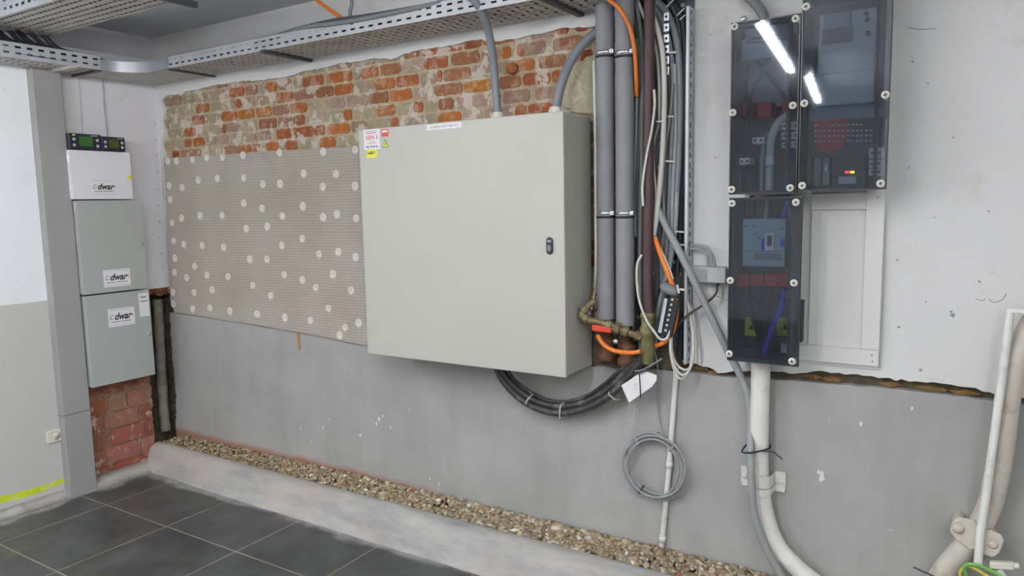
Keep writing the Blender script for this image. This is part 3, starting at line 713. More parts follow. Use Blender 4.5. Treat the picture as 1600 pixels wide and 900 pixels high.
def logo(t, px, py, w, h, depth=.1, tilt=0):
    c = at(px, py, 'x', depth)
    o = MB().box(depth-.0002, depth+.0007, c.y-w/2, c.y+w/2, c.z-h/2, c.z+h/2).build('sticker', M['paper'], t); o['label'] = 'white logo sticker'
    x = depth+.0008
    text('c', M['ink_grey'], (x, c.y-w*.36, c.z+.004), Y, Z, h*.27, o, shear=.25)
    text('dwar', M['ink'], (x, c.y+w*.07, c.z+h*.06), Y, Z, h*.40, o, shear=.35, width=w*.66, off=.03)
    MB().box(x-.0002, x+.0004, c.y+w*.38, c.y+w*.43, c.z+h*.02, c.z+h*.10).build('fine_print', M['ink_red'], o)
    for k, (a, b) in enumerate(((-.38,-.08),(-.05,.36))): MB().box(x-.0002, x+.0004, c.y+w*a, c.y+w*b, c.z-h*.27, c.z-h*.22).build('fine_print', M['ink_grey'], o)
    for s in (-1, 1): MB().box(x-.0002, x+.0003, c.y-w*.46, c.y+w*.46, c.z+s*h*.42-.0006, c.z+s*h*.42+.0006).build('border_line', M['ink_grey'], o)
t1 = left_box('wall_cabinet', -.550, -.193, .566, 1.056, 'grey_steel', 'lowest grey steel cabinet on the left wall, with two white stickers', 0.0)
l1 = at(234, 521, 'x', .1)
for tt, lz, yb in ((t1, at(234,521,'x',.1).z, -.193),):
    MB().lathe([(.010,0),(.010,.004),(.006,.006),(.001,.006)], (.099, l1.y, lz), X, 14).build('lock', M['zinc'], tt)
logo(t1, 190, 495, .148, .098)
c = at(225, 476, 'x', .1); o = MB().box(.0998, .1007, c.y-.029, c.y+.029, c.z-.066, c.z+.066).build('sticker', M['paper'], t1); o['label'] = 'tall white sticker'
text('dwar', M['ink'], (.1008, c.y, c.z+.045), Y, Z, .012, o, shear=.3, width=.036, off=.03)
MB().box(.1006, .101, c.y-.022, c.y+.022, c.z+.018, c.z+.022).build('fine_print', M['ink'], o)
t2 = left_box('wall_cabinet', -.554, -.195, 1.064, 1.556, 'grey_steel', 'upper grey steel cabinet on the left wall, directly under the white box')
l2 = at(221.5, 382, 'x', .1); MB().lathe([(.010,0),(.010,.004),(.006,.006),(.001,.006)], (.099, l2.y, l2.z), X, 14).build('lock', M['zinc'], t2)
logo(t2, 183, 434, .148, .093)
t3 = left_box('wall_box', -.566, -.243, 1.562, 1.814, 'white_steel', 'white steel box on top of the two grey cabinets on the left wall')
logo(t3, 163, 293, .138, .082)
c = at(204, 278, 'x', .1); MB().prism([(.012*math.cos(a), .012*math.sin(a)) for a in [i*math.pi/6 for i in range(12)]], (.0999, -.257, c.z), Y, Z, X, .0008).build('sticker', M['yellow'], t3)['label'] = 'small yellow warning sticker'
for nm, pa, pb, scr, lab in (('display_module', -.560, -.394, 'lcd_green', 'black control display with bright green screen, above the white box'), ('display_module', -.392, -.266, 'lcd_olive', 'smaller black control display with dull olive screen, above the white box')):
    t = empty(nm, (0,(pa+pb)/2,1.817), lab, 'display')
    h0, h1 = 1.817, (1.899 if scr == 'lcd_green' else 1.893)
    MB().box(.001, .10, pa, pb, h0, h1).build('casing', M['black_plastic'], t, bevel=.003)
    wy = pb-pa; cy = (pa+pb)/2
    MB().box(.0995, .1012, cy-wy*.20, cy+wy*.22, h0+.018, h1-.014).build('screen', M[scr], t)
    for yy in (pa+wy*.15, pb-wy*.13):
        for zz in (h0+.022, h1-.03): MB().lathe([(.008,0),(.008,.002),(.005,.003)], (.0998, yy, zz), X, 12).build('button', M['button'], t)
    MB().box(.0998, .1006, pb-wy*.34, pb-wy*.1, h1-.010, h1-.006).build('fine_print', M['button'], t)
    if scr == 'lcd_green': MB().box(.0998, .1006, pa+.018, pa+.032, h1-.012, h1-.005).build('indicator_light', M['yellow'], t)
for pts, r, lab in (([(122,113),(125,160),(128,209)], .0022, 'thin pale wire running down the left wall to the green display'), ([(160,118),(163,165),(168,213)], .003, 'thin grey wire running down the left wall to the smaller display')):
    thing(MB().tube([at(x, y, 'x', .006) for x, y in pts], r, 8), 'wire', 'cable_grey' if r > .0025 else 'cable_white', lab, 'cable')
# socket outlet
c = at(87, 681, 'x', .03)
t = empty('power_socket', (.02, c.y, c.z), 'white power socket low on the painted wall beside the grey column', 'socket')
MB().box(.020, .030, c.y-.042, c.y+.042, c.z-.032, c.z+.032).build('cover_plate', M['socket_white'], t, bevel=.003)
MB().lathe([(.021,0),(.021,.0018),(.018,.002)], (.0298, c.y+.004, c.z), X, 20).build('socket_face', M['cable_beige'], t)
MB().lathe([(.0175,0),(.0175,.0012)], (.0308, c.y+.004, c.z), X, 20).build('socket_well', M['socket_white'], t)
for s in (-1, 1): MB().lathe([(.0025,0),(.0025,.001)], (.0318, c.y+.004+s*.0095, c.z), X, 8).build('contact_hole', M['ink'], t)
# wall screws left of the membrane
s0 = None
ORD = ['topmost','second from the top','third from the top','fourth from the top','fifth from the top','fifth from the bottom','fourth from the bottom','third from the bottom','second from the bottom','lowest']
for i, (px, py) in enumerate([(243,194),(243,219),(244,243),(246,269),(246,296),(248,321),(249,346),(249,371),(252,396),(254,418)]):
    p = at(px, py, 'x', .0)
    if s0 is None:
        s0 = MB().lathe([(.006,0),(.0058,.002),(.003,.003),(.001,.0018)], (0,0,0), X, 12).build('screw', M['galv']); o = s0
    else: o = s0.copy(); COL.objects.link(o)
    o.location = (.0, p.y, p.z); tag(o, ORD[i]+' of the small screw heads down the white wall edge', 'screw', 'screws down the wall edge')
# old grey pipe standing in the open corner recess
thing(MB().tube(spline([at(x, y, 'x', -.06) for x, y in [(246,468),(249,520),(252,580),(256,640),(259,672)]], 5), [.028+.002*math.sin(i*1.7) for i in range(21)], 12), 'pipe', simple('cement_pipe', srgb(122,120,110), .8, 0, .2, 24, .5, dirt=srgb(92,88,74), dirt_amt=.6), 'cement-smeared grey pipe standing in the broken corner beside the lowest cabinet', 'pipe')

# ================================================================== PIPES BY THE CABINET
def foam_pipe(xt, xm, xb, yb_, label, yd):
    top = at(xt, -60, 'y', yd); bot = at(xb, yb_, 'y', yd)
    t = empty('insulated_pipe', bot, label, 'pipe', None)
    P = [top, at(xt+.5, 20, 'y', yd), at(xm, 250, 'y', yd), bot]
    xx = at(xm, 250, 'y', yd).x
    zz = [top.z, at(xm, 83, 'y', yd).z, at(xm, 333, 'y', yd).z, bot.z]
    for a, b in zip(zz, zz[1:]):
        MB().tube([(xx, yd, a-(.006 if a != top.z else 0)), (xx, yd, (a+b)/2), (xx, yd, b+.006)], .034, 28).build('foam_sleeve', M['foam_grey'], t)
    MB().tube([(xx, yd, top.z), (xx, yd, bot.z-.02)], .026, 16).build('inner_pipe', M['dark_rubber'], t)
    for z in zz[1:3]:
        c_ = MB().lathe([(.030,-.008),(.0335,-.008),(.0335,.008),(.030,.008)], (xx, yd, z), Z, 28).build('pipe_clamp', M['zinc'], t)
        MB().box(xx+.028, xx+.044, yd-.026, yd-.012, z-.008, z+.008).build('clamp_lug', M['zinc'], c_, bevel=.002)
        MB().tube([(xx+.036, yd-.035, z), (xx+.036, yd-.006, z)], .003, 8).build('clamp_screw', M['zinc'], c_)
        MB().lathe([(.034,-.017),(.0352,-.015),(.0352,-.010),(.034,-.008)], (xx, yd, z-.002), Z, 28).build('rubber_band', M['dark_rubber'], c_)
    s = -1
    seam = MB().box(xx-.003, xx-.0015, yd-.0347, yd-.033, bot.z+.01, top.z-.01)
    return t, xx, bot
ip1, IX1, b1 = foam_pipe(942, 946, 948, 500, 'grey foam-insulated pipe next to the cream cabinet, left of the pair', -.075)
ip2, IX2, b2 = foam_pipe(973, 976.5, 978, 510, 'grey foam-insulated pipe, right of the pair, beside the maroon pipe', -.085)
# rusty sockets at the floor of the shaft
for px, py, lab in ((946,548,'rusty pipe union under the left insulated pipe'), (978,556,'rusty pipe union under the right insulated pipe')):
    p = at(px, py, 'y', -.06)
    thing(MB().lathe([(.022,-.05),(.036,-.045),(.038,-.02),(.030,-.016),(.030,.012),(.037,.016),(.037,.035),(.028,.04),(.02,.07)], (p.x, -.05, p.z+.01), Z, 14), 'pipe_union', 'rust', lab, 'pipe fitting')
# maroon pipe
mx = [at(x, y, 'y', -.10) for x, y in [(1015,-60),(1014,120),(1013,300),(1012,420),(1013,492)]]
thing(MB().tube(spline(mx, 5), .0195, 20), 'pipe', 'maroon', 'dark maroon painted pipe between the insulated pipes and the bundled cables', 'pipe')
# gas pipe assembly below it
t = empty('gas_valve', at(1012, 560, 'y', -.10), 'weathered brass pipe with a red lever valve at the foot of the pipes', 'valve')
a = at(1012, 492, 'y', -.10); b = at(1010, 562, 'y', -.10)
MB().lathe([(.020,0),(.026,-.004),(.028,-.018),(.024,-.022),(.024,-.052),(.029,-.056),(.030,-.082),(.025,-.086),(.024,-.15),(.022,-.19)], (a.x, -.10, a.z+.01), Z, 14).build('riser_fitting', M['gas_green'], t)
P = spline([at(1008,528,'y',-.10), at(985,521,'y',-.125), at(960,511,'y',-.14), at(935,503,'y',-.15), at(915,499,'y',-.155), at(909,492,'y',-.155), at(916,480,'y',-.14), at(930,470,'y',-.125)], 6)
MB().tube(P, .0125, 14).build('brass_pipe', M['brass'], t)
for i, rr in ((3,.019),(8,.021),(11,.022),(14,.018),(24,.018),(34,.017)):
    d = (P[i+1]-P[i]).normalized(); MB().lathe([(rr*.8,-.012),(rr,-.009),(rr,.009),(rr*.8,.012)], P[i], d, 6 if i in (3,11) else 14, False).build('pipe_fitting', M['brass'], t)
p = at(955, 516, 'y', -.155); q = at(925, 512, 'y', -.165); d = (q-p)
lv = MB().obox((p+q)/2, d, Z, Y, d.length/2, .011, .003).build('lever', M['red'], t, bevel=.003); lv['label'] = 'red lever handle'
MB().tube([at(957,510,'y',-.12), at(957,514,'y',-.165)], .006, 10).build('lever_spindle', M['brass'], lv)
p = at(962, 533, 'y', -.13); MB().lathe([(.002,-.010),(.010,-.008),(.012,.006),(.006,.012)], p, (1,-.5,0), 8).build('drain_plug', M['zinc'], t)
thing(MB().tube(pxpath([(934,524,-.13),(943,538,-.14),(960,548,-.145),(985,551,-.15),(1001,549,-.15)]), .0085, 12), 'hose', 'orange', 'orange hose curving under the red valve lever', 'hose')
thing(MB().tube(pxpath([(1026,540,-.09),(1034,537,-.11),(1045,528,-.10),(1053,512,-.085),(1057,488,-.085),(1056,468,-.09)]), .0085, 12), 'hose', 'orange', 'orange conduit end curving round right of the maroon pipe foot', 'hose')
# trunk under the pipes: dark slab, wall hole's shade put into its colour
P = [at(x, y, 'y', -.0) for x, y in [(926,536),(940,530),(965,534),(1000,535),(1055,545),(1070,570),(1052,577),(1030,574),(1008,576),(985,573),(965,576),(945,570),(925,571)]]
thing(MB().prism(jag([(p.x, p.z) for p in P], .003, seed=14), (0,-.0045,0), X, Z, -Y, .006), 'broken_masonry', 'concrete_dark', 'broken masonry slab painted dark for a shaded hole behind the pipe unions', 'masonry')

# ================================================================== RISER TRAY AND CABLES
rx0, rx1 = at(992, 300, 'y', -.004).x, at(1082.5, 300, 'y', -.004).x
rz1, rz0 = at(1078, 10, 'y', -.05).z, at(1068, 566, 'y', -.03).z
t = empty('cable_riser', ((rx0+rx1)/2, -.004, rz0), 'vertical slotted cable tray behind the bundled cables, shade painted inside, pale edge on its right', 'cable tray')
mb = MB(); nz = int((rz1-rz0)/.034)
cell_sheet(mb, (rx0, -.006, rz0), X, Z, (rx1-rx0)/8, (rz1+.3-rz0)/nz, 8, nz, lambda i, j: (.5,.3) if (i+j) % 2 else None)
mb.build('back_plate', M['cable_dark'], t, solid=.0012)  # plate coloured dark to paint in the shade behind the cables
for xx, yy in ((rx1, -.058),):
    f = MB(); nz = 2*int((rz1-rz0)/.034)//2
    cell_sheet(f, (xx, yy, rz0), Y, Z, .052/3, (rz1-rz0)/nz, 3, nz, lambda i, j: (.95,.55) if i == 1 else None)
    f.add([(xx, yy, rz0), (xx-.010, yy, rz0), (xx-.010, yy, rz1), (xx, yy, rz1)], [(0,1,2,3)])
    f.build('side_flange', M['galv'], t, solid=.0014)
MB().box(rx0, rx0+.0014, -.058, -.006, rz0, rz1).build('side_flange', M['galv_dull'], t)
mb = MB()
for k in range(6):
    p = at(1041, 26+17*k, 'y', -.066); mb.box(p.x-.010, p.x+.010, -.066, -.063, p.z-.014, p.z+.014)
o = mb.build('punched_strip', M['zinc'], t, bevel=.001)
mb = MB()
for k in range(6):
    p = at(1041, 26+17*k, 'y', -.066); mb.lathe([(.0045,0),(.0045,.001)], (p.x, -.0658, p.z), -Y, 8)
mb.build('strip_holes', M['ink'], t)
CAB = [
 ('cable', 'pvc_grey', .0135, [(990,-30,-.03),(1020,-5,-.03),(1044,25,-.03),(1058,70,-.03),(1062,140,-.03),(1061,220,-.03),(1057,300,-.03),(1052,370,-.03),(1040,440,-.03),(1030,520,-.03)], 'thick grey cable, outermost of the bend beside the riser edge'),
 ('cable', 'dark_rubber', .011, [(1008,-30,-.022),(1040,-8,-.022),(1062,20,-.022),(1070,60,-.022),(1071,140,-.02),(1071,300,-.02),(1068,450,-.02),(1062,560,-.02)], 'black cable hugging the inside of the riser flange'),
 ('cable', 'cable_mid', .009, [(985,-30,-.045),(1012,0,-.045),(1034,30,-.045),(1048,80,-.045),(1052,150,-.04),(1048,260,-.04),(1044,360,-.04),(1036,460,-.04),(1034,540,-.04)], 'mid grey cable just inside the outermost bend'),
 ('cable', 'cable_mid', .008, [(1040,110,-.02),(1043,180,-.02),(1042,260,-.02),(1040,340,-.02),(1034,420,-.02),(1040,500,-.02)], 'grey cable running straight down the middle of the riser'),
 ('cable', 'cable_dark', .008, [(1030,60,-.02),(1036,150,-.02),(1034,250,-.02),(1033,350,-.02),(1028,450,-.02),(1022,530,-.02)], 'dark grey cable left in the riser beside the thick white one'),
 ('cable', 'cable_grey', .0065, [(1054,100,-.045),(1056,200,-.045),(1052,280,-.045),(1050,350,-.045),(1047,420,-.045)], 'light grey cable lying against the outermost grey one'),
 ('cable', 'cable_mid', .006, [(1052,130,-.055),(1046,190,-.055),(1038,240,-.055),(1036,300,-.055),(1040,360,-.05)], 'thin grey cable slanting across the riser cables'),
 ('cable', 'cable_grey', .008, [(1058,300,-.045),(1055,360,-.045),(1048,410,-.045),(1036,450,-.045),(1026,500,-.05),(1024,545,-.05)], 'light grey cable bending left low in the riser'),
 ('cable', 'cable_white', .0095, [(1018,20,-.075),(1028,48,-.075),(1036,90,-.075),(1038,150,-.075),(1036,220,-.075),(1031,290,-.075),(1025,345,-.078),(1020,375,-.08)], 'thick white cable right of the maroon pipe'),
 ('cable', 'cable_white', .0045, [(1022,140,-.125),(1023,165,-.125),(1018,205,-.127),(1010,245,-.127),(1004,290,-.127),(1005,322,-.127)], 'thin white cable crossing in front of the maroon pipe'),
 ('cable', 'cable_beige', .003, [(1030,190,-.07),(1022,225,-.09),(1022,262,-.09),(1025,310,-.085),(1019,370,-.085),(1018,410,-.08)], 'thin beige cable looping beside the thick white one'),
 ('cable', 'cable_mid', .008, [(982,-30,-.035),(994,30,-.035),(999,90,-.035),(1000,180,-.035),(996,260,-.035),(997,350,-.035),(1000,430,-.035)], 'grey cable directly left of the maroon pipe'),
 ('cable', 'cable_mid', .008, [(988,-30,-.055),(1000,40,-.055),(1004,110,-.055),(1003,200,-.055),(1002,300,-.055),(1000,400,-.055),(1000,470,-.055)], 'grey cable half hidden behind the maroon pipe'),
 ('cable', 'cable_grey', .006, [(992,60,-.055),(995,120,-.055),(994,200,-.055),(991,290,-.055),(993,370,-.055)], 'light grey cable beside the right insulated pipe'),
 ('cable', 'cable_white', .006, [(990,-20,-.06),(1004,20,-.06),(1016,48,-.06),(1026,80,-.055),(1030,130,-.055),(1031,190,-.055)], 'white cable slanting down behind the maroon pipe top'),
 ('cable', 'cable_mid', .010, [(994,-30,-.038),(1020,8,-.038),(1038,50,-.038),(1046,110,-.03),(1049,190,-.03),(1047,290,-.03),(1045,380,-.03)], 'grey cable second from the outside of the bend'),
 ('cable', 'cable_dark', .007, [(1024,-30,-.03),(1044,-2,-.03),(1058,30,-.02),(1064,80,-.012),(1066,200,-.012),(1064,330,-.012),(1058,430,-.012)], 'dark cable tucked at the back of the bend'),
 ('cable', 'cable_white', .0055, [(928,95,-.085),(930,200,-.085),(931,330,-.085),(931,420,-.085),(929,452,-.05),(924,478,-.07),(921,492,-.09)], 'white cable between the cream cabinet and the left insulated pipe'),
 ('cable', 'rust', .004, [(930,430,-.04),(926,455,-.06),(921,478,-.08),(926,490,-.09),(934,480,-.09)], 'thin rust-brown wire beside the cabinet above the brass elbow'),
 ('cable', 'orange', .0075, [(930,-30,-.155),(948,-4,-.152),(968,14,-.148),(983,40,-.140),(991,75,-.125),(994,115,-.105),(995,150,-.07)], 'orange conduit curving down across the insulated pipe tops'),
 ('cable', 'orange', .0095, [(1021,366,-.075),(1028,385,-.09),(1038,412,-.10),(1048,438,-.105),(1053,456,-.105)], 'straight orange conduit slanting down to the grey oval cap'),
 ('cable', 'cable_beige', .0035, [(1024,370,-.085),(1033,390,-.092),(1043,412,-.104),(1052,436,-.112)], 'pale wire taped along the slanting orange conduit'),
 ('cable', 'cable_grey', .013, [(1027,325,-.065),(1040,352,-.07),(1060,390,-.082),(1085,440,-.085),(1110,492,-.075),(1136,546,-.06),(1156,585,-.055),(1168,620,-.055),(1173,665,-.055),(1173,720,-.12),(1177,790,-.12),(1190,840,-.11),(1212,885,-.10),(1240,930,-.09)], 'thick grey cable slanting from the riser down in front of the white pipe'),
 ('cable', 'cable_white', .0045, [(1003,398,-.125),(996,412,-.13),(995,436,-.13),(999,470,-.13),(1010,500,-.13),(1022,518,-.13),(1032,530,-.125),(1042,528,-.12),(1048,512,-.115),(1052,486,-.115)], 'white cable hanging in a hook left of the black terminal strip'),
 ('cable', 'cable_dark', .0065, [(1010,460,-.05),(1018,480,-.05),(1016,510,-.05),(1022,545,-.05)], 'short dark cable behind the brass riser fitting'),
 ('cable', 'black_cable', .0040, [(1121,446,-.05),(1119,458,-.055),(1108,470,-.055),(1092,481,-.05),(1078,490,-.06),(1062,505,-.07),(1054,520,-.07)], 'thin black cord hanging from the grey plug to the terminal strip'),
 ('cable', 'cable_grey', .0042, [(1078,383,-.04),(1092,383,-.03),(1106,388,-.03),(1112,402,-.03),(1112,418,-.03)], 'upper grey lead arching into the grey junction box'),
 ('cable', 'cable_grey', .0042, [(1078,388,-.04),(1090,389,-.03),(1101,394,-.03),(1105,405,-.03),(1105,418,-.03)], 'lower grey lead arching into the grey junction box'),
 ('cable', 'cable_grey', .003, [(1022,545,-.06),(1027,570,-.03),(1028,600,-.012),(1028,640,-.012),(1031,665,-.014),(1036,680,-.018)], 'thin grey wire dropping to the coil on the grey wall'),
]
for nm, mt, r, pts, lab in CAB:
    thing(MB().tube(pxpath(pts, n=9), r, 12), nm, mt, lab, 'cable')
# cable ties and rungs in the riser
for px, py, w_, yy, lab in ((1045,182,.036,-.062,'white cable tie high on the riser cables'), (1047,252,.036,-.062,'white cable tie in the middle of the riser cables'), (1062,362,.03,-.05,'white cable tie low beside the riser flange'), (1032,190,.03,-.090,'pale tie around the thick white cable'), (1060,382,.05,-.06,'lowest white tie across the riser cables'), (1050,82,.03,-.062,'white tie beside the punched strip')):
    p = at(px, py, 'y', yy); thing(MB().obox(p, (1,0,-.08), Y, Z, w_/2, .0012, .0028), 'cable_tie', 'cable_white', lab, 'cable tie')
for (a, b), lab in ((((1040,12),(1056,-4)), 'first white tie across the bend'), (((1058,24),(1069,13)), 'second white tie across the bend'), (((1062,31),(1071,23)), 'third white tie across the bend, just above the riser edge')):
    thing(MB().tube([at(*a, 'y', -.05), at(*b, 'y', -.05)], .0026, 8), 'cable_tie', 'cable_white', lab, 'cable tie')
# grey oval cap with terminal strip
p = at(1046, 452, 'y', -.12)
t = empty('terminal_strip', at(1036,525,'y',-.1), 'black terminal strip with white screws, hanging under a grey oval cap', 'terminal strip')
b = MB(); b.lathe([(.002,-.020),(.016,-.017),(.024,-.008),(.026,.0),(.024,.008),(.016,.017),(.002,.020)], (0,0,0), Z, 22)
b.v = [Vector((v.x*1.45, v.y*.8, v.z*1.0)) for v in b.v]; Rm = Matrix.Rotation(math.radians(22), 3, 'Y'); b.v = [Rm @ v + p for v in b.v]
b.build('oval_cap', M['cable_mid'], t)
a, c = at(1050, 468, 'y', -.11), at(1038, 524, 'y', -.11); d = (c-a)
MB().obox((a+c)/2, d, d.cross(Y), Y, d.length/2, .028, .010).build('strip_body', M['black_plastic'], t, bevel=.002)
a2, c2 = at(1041, 466, 'y', -.125), at(1031, 520, 'y', -.125)
MB().obox((a2+c2)/2, c2-a2, d.cross(Y), Y, d.length/2-.004, .006, .003).build('metal_bar', M['galv'], t)
for k in range(7):
    q = at(1051, 468, 'y', -.122).lerp(at(1040.5, 516, 'y', -.122), k/6)
    MB().lathe([(.0046,0),(.0046,.003),(.003,.005),(.001,.005)], q, -Y, 10).build('terminal_screw', M['socket_white'], t)
for (a, b) in (((1058,445),(1061,458)), ((1062,452),(1070,453))):
    MB().tube([at(*a, 'y', -.135), at(*b, 'y', -.135)], .004, 8).build('wire_end', M['cable_white'], t)
# white lead loops
for k, (dx, dy, r, yy, lab) in enumerate(((0,0,.0042,-.105,'widest of the white leads looped below the terminal strip'), (4,-8,.0042,-.095,'middle one of the white looped leads'), (-3,6,.0036,-.088,'lowest hanging of the white looped leads'))):
    pts = [(1051,472,yy),(1049+dx*.3,510,yy),(1048+dx*.4,545,yy),(1054+dx*.5,572+dy*.6,yy),(1066+dx,586+dy,yy),(1077+dx,578+dy,yy+.02),(1083+dx,555+dy,yy+.03),(1083+dx*.6,520,yy+.04),(1078+dx,488,yy+.05),(1074,470,yy+.055)]
    thing(MB().tube(pxpath(pts), r, 10), 'cable', 'cable_white', lab, 'cable')
# conduits into the cabinet top
thing(MB().tube(pxpath([(690,-30,-.30),(722,-12,-.29),(740,0,-.28),(752,18,-.25),(762,45,-.20),(769,80,-.16),(773,120,-.135),(778,178,-.13)]), .0155, 18), 'conduit', 'pvc_grey', 'grey corrugated conduit dropping from the tray into the left gland of the cabinet', 'conduit')
thing(MB().tube(pxpath([(985,32,-.05),(955,42,-.05),(928,54,-.055),(905,76,-.075),(888,103,-.10),(876,135,-.125),(868,172,-.13)]), .0175, 18), 'conduit', 'pvc_grey', 'grey conduit curving from behind the insulated pipes into the right gland of the cabinet', 'conduit')
# cables lying in / over the tray
def zt(px, z, y): return at(px, z, 'y', y)
for r, pts, mt, lab in ((.010, [(400,70,-.22),(440,54,-.25),(475,43,-.27),(520,37,-.275),(560,31,-.275),(620,19,-.275),(680,6,-.265),(740,-6,-.25)], 'cable_mid', 'grey cable bulging over the near edge of the long tray'),
                        (.008, [(420,62,-.22),(470,44,-.245),(520,32,-.25),(570,25,-.25),(630,15,-.25),(700,2,-.24),(780,-14,-.23)], 'cable_dark', 'darker cable lying behind the bulging one in the long tray'),
                        (.007, [(655,14,-.20),(700,6,-.20),(740,3,-.21),(790,-4,-.21)], 'cable_grey', 'light cable lying at the right of the long tray')):
    thing(MB().tube(pxpath(pts), r, 10), 'cable', mt, lab, 'cable')
thing(MB().tube(pxpath([(480,-12,-.20),(505,8,-.20),(525,22,-.21),(545,36,-.22)]), .0085, 12), 'conduit', 'orange', 'orange conduit coming down from the ceiling into the long tray', 'conduit')
thing(MB().tube(pxpath([(545,-12,-.19),(550,4,-.19),(547,20,-.20),(549,38,-.21)]), .008, 12), 'cable', 'cable_mid', 'grey cable coming down from the ceiling beside the orange conduit', 'cable')
thing(MB().tube(pxpath([(1150,-25,-.03),(1168,-6,-.03),(1184,10,-.035),(1194,28,-.04),(1198,60,-.05)]), .0165, 16), 'conduit', 'cable_mid', 'grey conduit entering behind the top of the tall smoked box', 'conduit')
# black cables tumbling from the high tray into the left one
for k in range(6):
    z = 2.365+.008*(k % 3); yb = -.93+.045*k
    P = spline([(.45, yb, z), (.22, yb, z-.002), (.13+.01*k, yb+.02, z-.02), (.09+.018*k, yb+.09, 2.315-.004*k), (.08+.018*k, yb+.22, 2.29-.01*(k % 2)), (.08+.018*k, yb+.36, 2.262), (.08+.018*k, min(yb+.5, -.40), 2.255)], 7)
    thing(MB().tube(P, .011+.002*(k % 2), 10), 'cable', 'dark_rubber', 'black cable dropping between the two left trays, '+['nearest the camera','second from the camera side','third from the camera side','third from the corner side','second from the corner side','nearest the corner'][k], 'cable', 'black cables at the tray crossing')
thing(MB().tube(pxpath([(240,-4,-.80),(252,4,-.80),(262,2,-.80)]), .012, 10), 'cable_stub', 'dark_rubber', 'black cable end under the far rim of the high tray', 'cable') if False else None
# black trunk cables under the cabinet
for k, (dx, dy, r, yy, lab) in enumerate(((0,0,.0145,-.085,'lowest thick black cable of the sagging loop under the cabinet'), (6,-10,.013,-.077,'thick black cable above the lowest one in the sagging loop'), (14,-17,.007,-.066,'thin black cable on top of the sagging loop'))):
    pts = [(772+dx,565,-.10),(786+dx,594+dy*.3,-.10),(812+dx*.7,622+dy*.8,yy),(845+dx*.3,640+dy,yy),(880,645+dy,yy),(920-dx*.3,636+dy,yy),(952-dx*.6,618+dy,yy),(978-dx*.8,592+dy*.7,yy),(1000-dx*.5,566+dy*.3,yy-.005),(1003,545,yy),(1003,525,-.045)]
    thing(MB().tube(pxpath(pts), r, 16), 'cable', 'black_cable', lab, 'cable')
for (a, b), lab in ((((828,620),(821,631)), 'pale tie at the left of the black cable loop'), (((876,634),(875,654)), 'pale tie hanging at the bottom of the black cable loop'), (((951,615),(962,625)), 'pale tie at the right of the black cable loop')):
    A, B = at(*a, 'y', -.108), at(*b, 'y', -.108)
    thing(MB().tube(spline([A+Vector((0,.03,.004)), A, (A+B)/2-Vector((0,.004,0)), B, B+Vector((0,.03,-.004))], 4), .0032, 8), 'cable_tie', 'cable_beige', lab, 'cable tie')
# paper tag
P = [at(x, y, 'y', -.11) for x, y in [(971,602),(1006,579),(1026,586),(1026,594),(1019,604),(983,629)]]
t = empty('paper_tag', P[0], 'white tag with a black tie hanging on the cables under the pipes', 'tag')
MB().prism([(p.x, p.z) for p in P], (0,-.11,0), X, Z, -Y, .0015).build('card', M['paper'], t)
MB().tube([at(999,583,'y',-.1135), at(1000,601,'y',-.1135), at(1001,621,'y',-.114)], .0022, 8).build('tie', M['ink'], t)
q = at(993, 604, 'y', -.113)
MB().tube([q+Vector((.008*math.cos(a)*.6, 0, .012*math.sin(a))) for a in [i*math.pi/7 for i in range(15)]], .0005, 5).build('handwriting', M['ink_grey'], t)
for k, (dy) in enumerate((0, 4)):
    thing(MB().tube(pxpath([(992,580+dy,-.12),(1003,578+dy,-.12),(1018,570+dy*.6,-.12),(1034,560+dy*.5,-.11)], n=6), .0022, 8), 'strap', 'cable_grey' if k == 0 else 'cable_dark', ['pale strap', 'dark strap'][k]+' tied to the paper tag below the pipes', 'strap')
# slim painted conduit with coil
t = empty('slim_conduit', at(1033, 882, 'y', -.014), 'slim flaking white conduit running down the grey wall through the coil', 'conduit')
seq = [(1057,575),(1054,612),(1050,668),(1046,726),(1041,780),(1035,842),(1031,882)]
pts = [at(x, y, 'y', -.014) for x, y in seq]
MB().tube(pts, .0105, 14).build('pipe', M['painted_pipe'], t)
for i in (3, 5): 
    d = (pts[i+1]-pts[i]).normalized(); MB().lathe([(.011,-.012),(.0135,-.012),(.0135,.012),(.011,.012)], pts[i], d, 14).build('coupling', M['painted_pipe'], t)
c0 = at(1023, 730, 'y', -.04)
t = empty('cable_coil', c0-Vector((0,0,.132)), 'coil of thin grey cable hanging on the slim white conduit', 'cable coil')
mb = MB(); P = []; rnd = random.Random(4)
turns = 5; n = 60
for i in range(turns*n+1):
    a = 2*math.pi*i/n; k = i/n
    r = .117+.009*math.sin(k*2.1+1)+.005*math.sin(a*2+k)
    P.append(c0+Vector((.006*math.sin(k*3)+r*math.cos(a+1.3)*.97, -.006+.012*math.sin(k*1.9), .006*math.cos(k*2.4)+r*math.sin(a+1.3))))
mb.tube(P, .0042, 8).build('cable', M['cable_grey'], t)
for a in (.9, 2.2, 4.2):
    p = c0+Vector((.112*math.cos(a), 0, .112*math.sin(a))); MB().lathe([(.014,-.003),(.019,-.003),(.019,.003),(.014,.003)], p, (-math.sin(a),0,math.cos(a)), 12).build('binding', M['cable_dark'] if a > 4 else M['cable_grey'], t)
MB().tube([at(1020,680,'y',-.03), at(1029,676,'y',-.012)], .003, 8).build('hook_wire', M['cable_dark'], t)
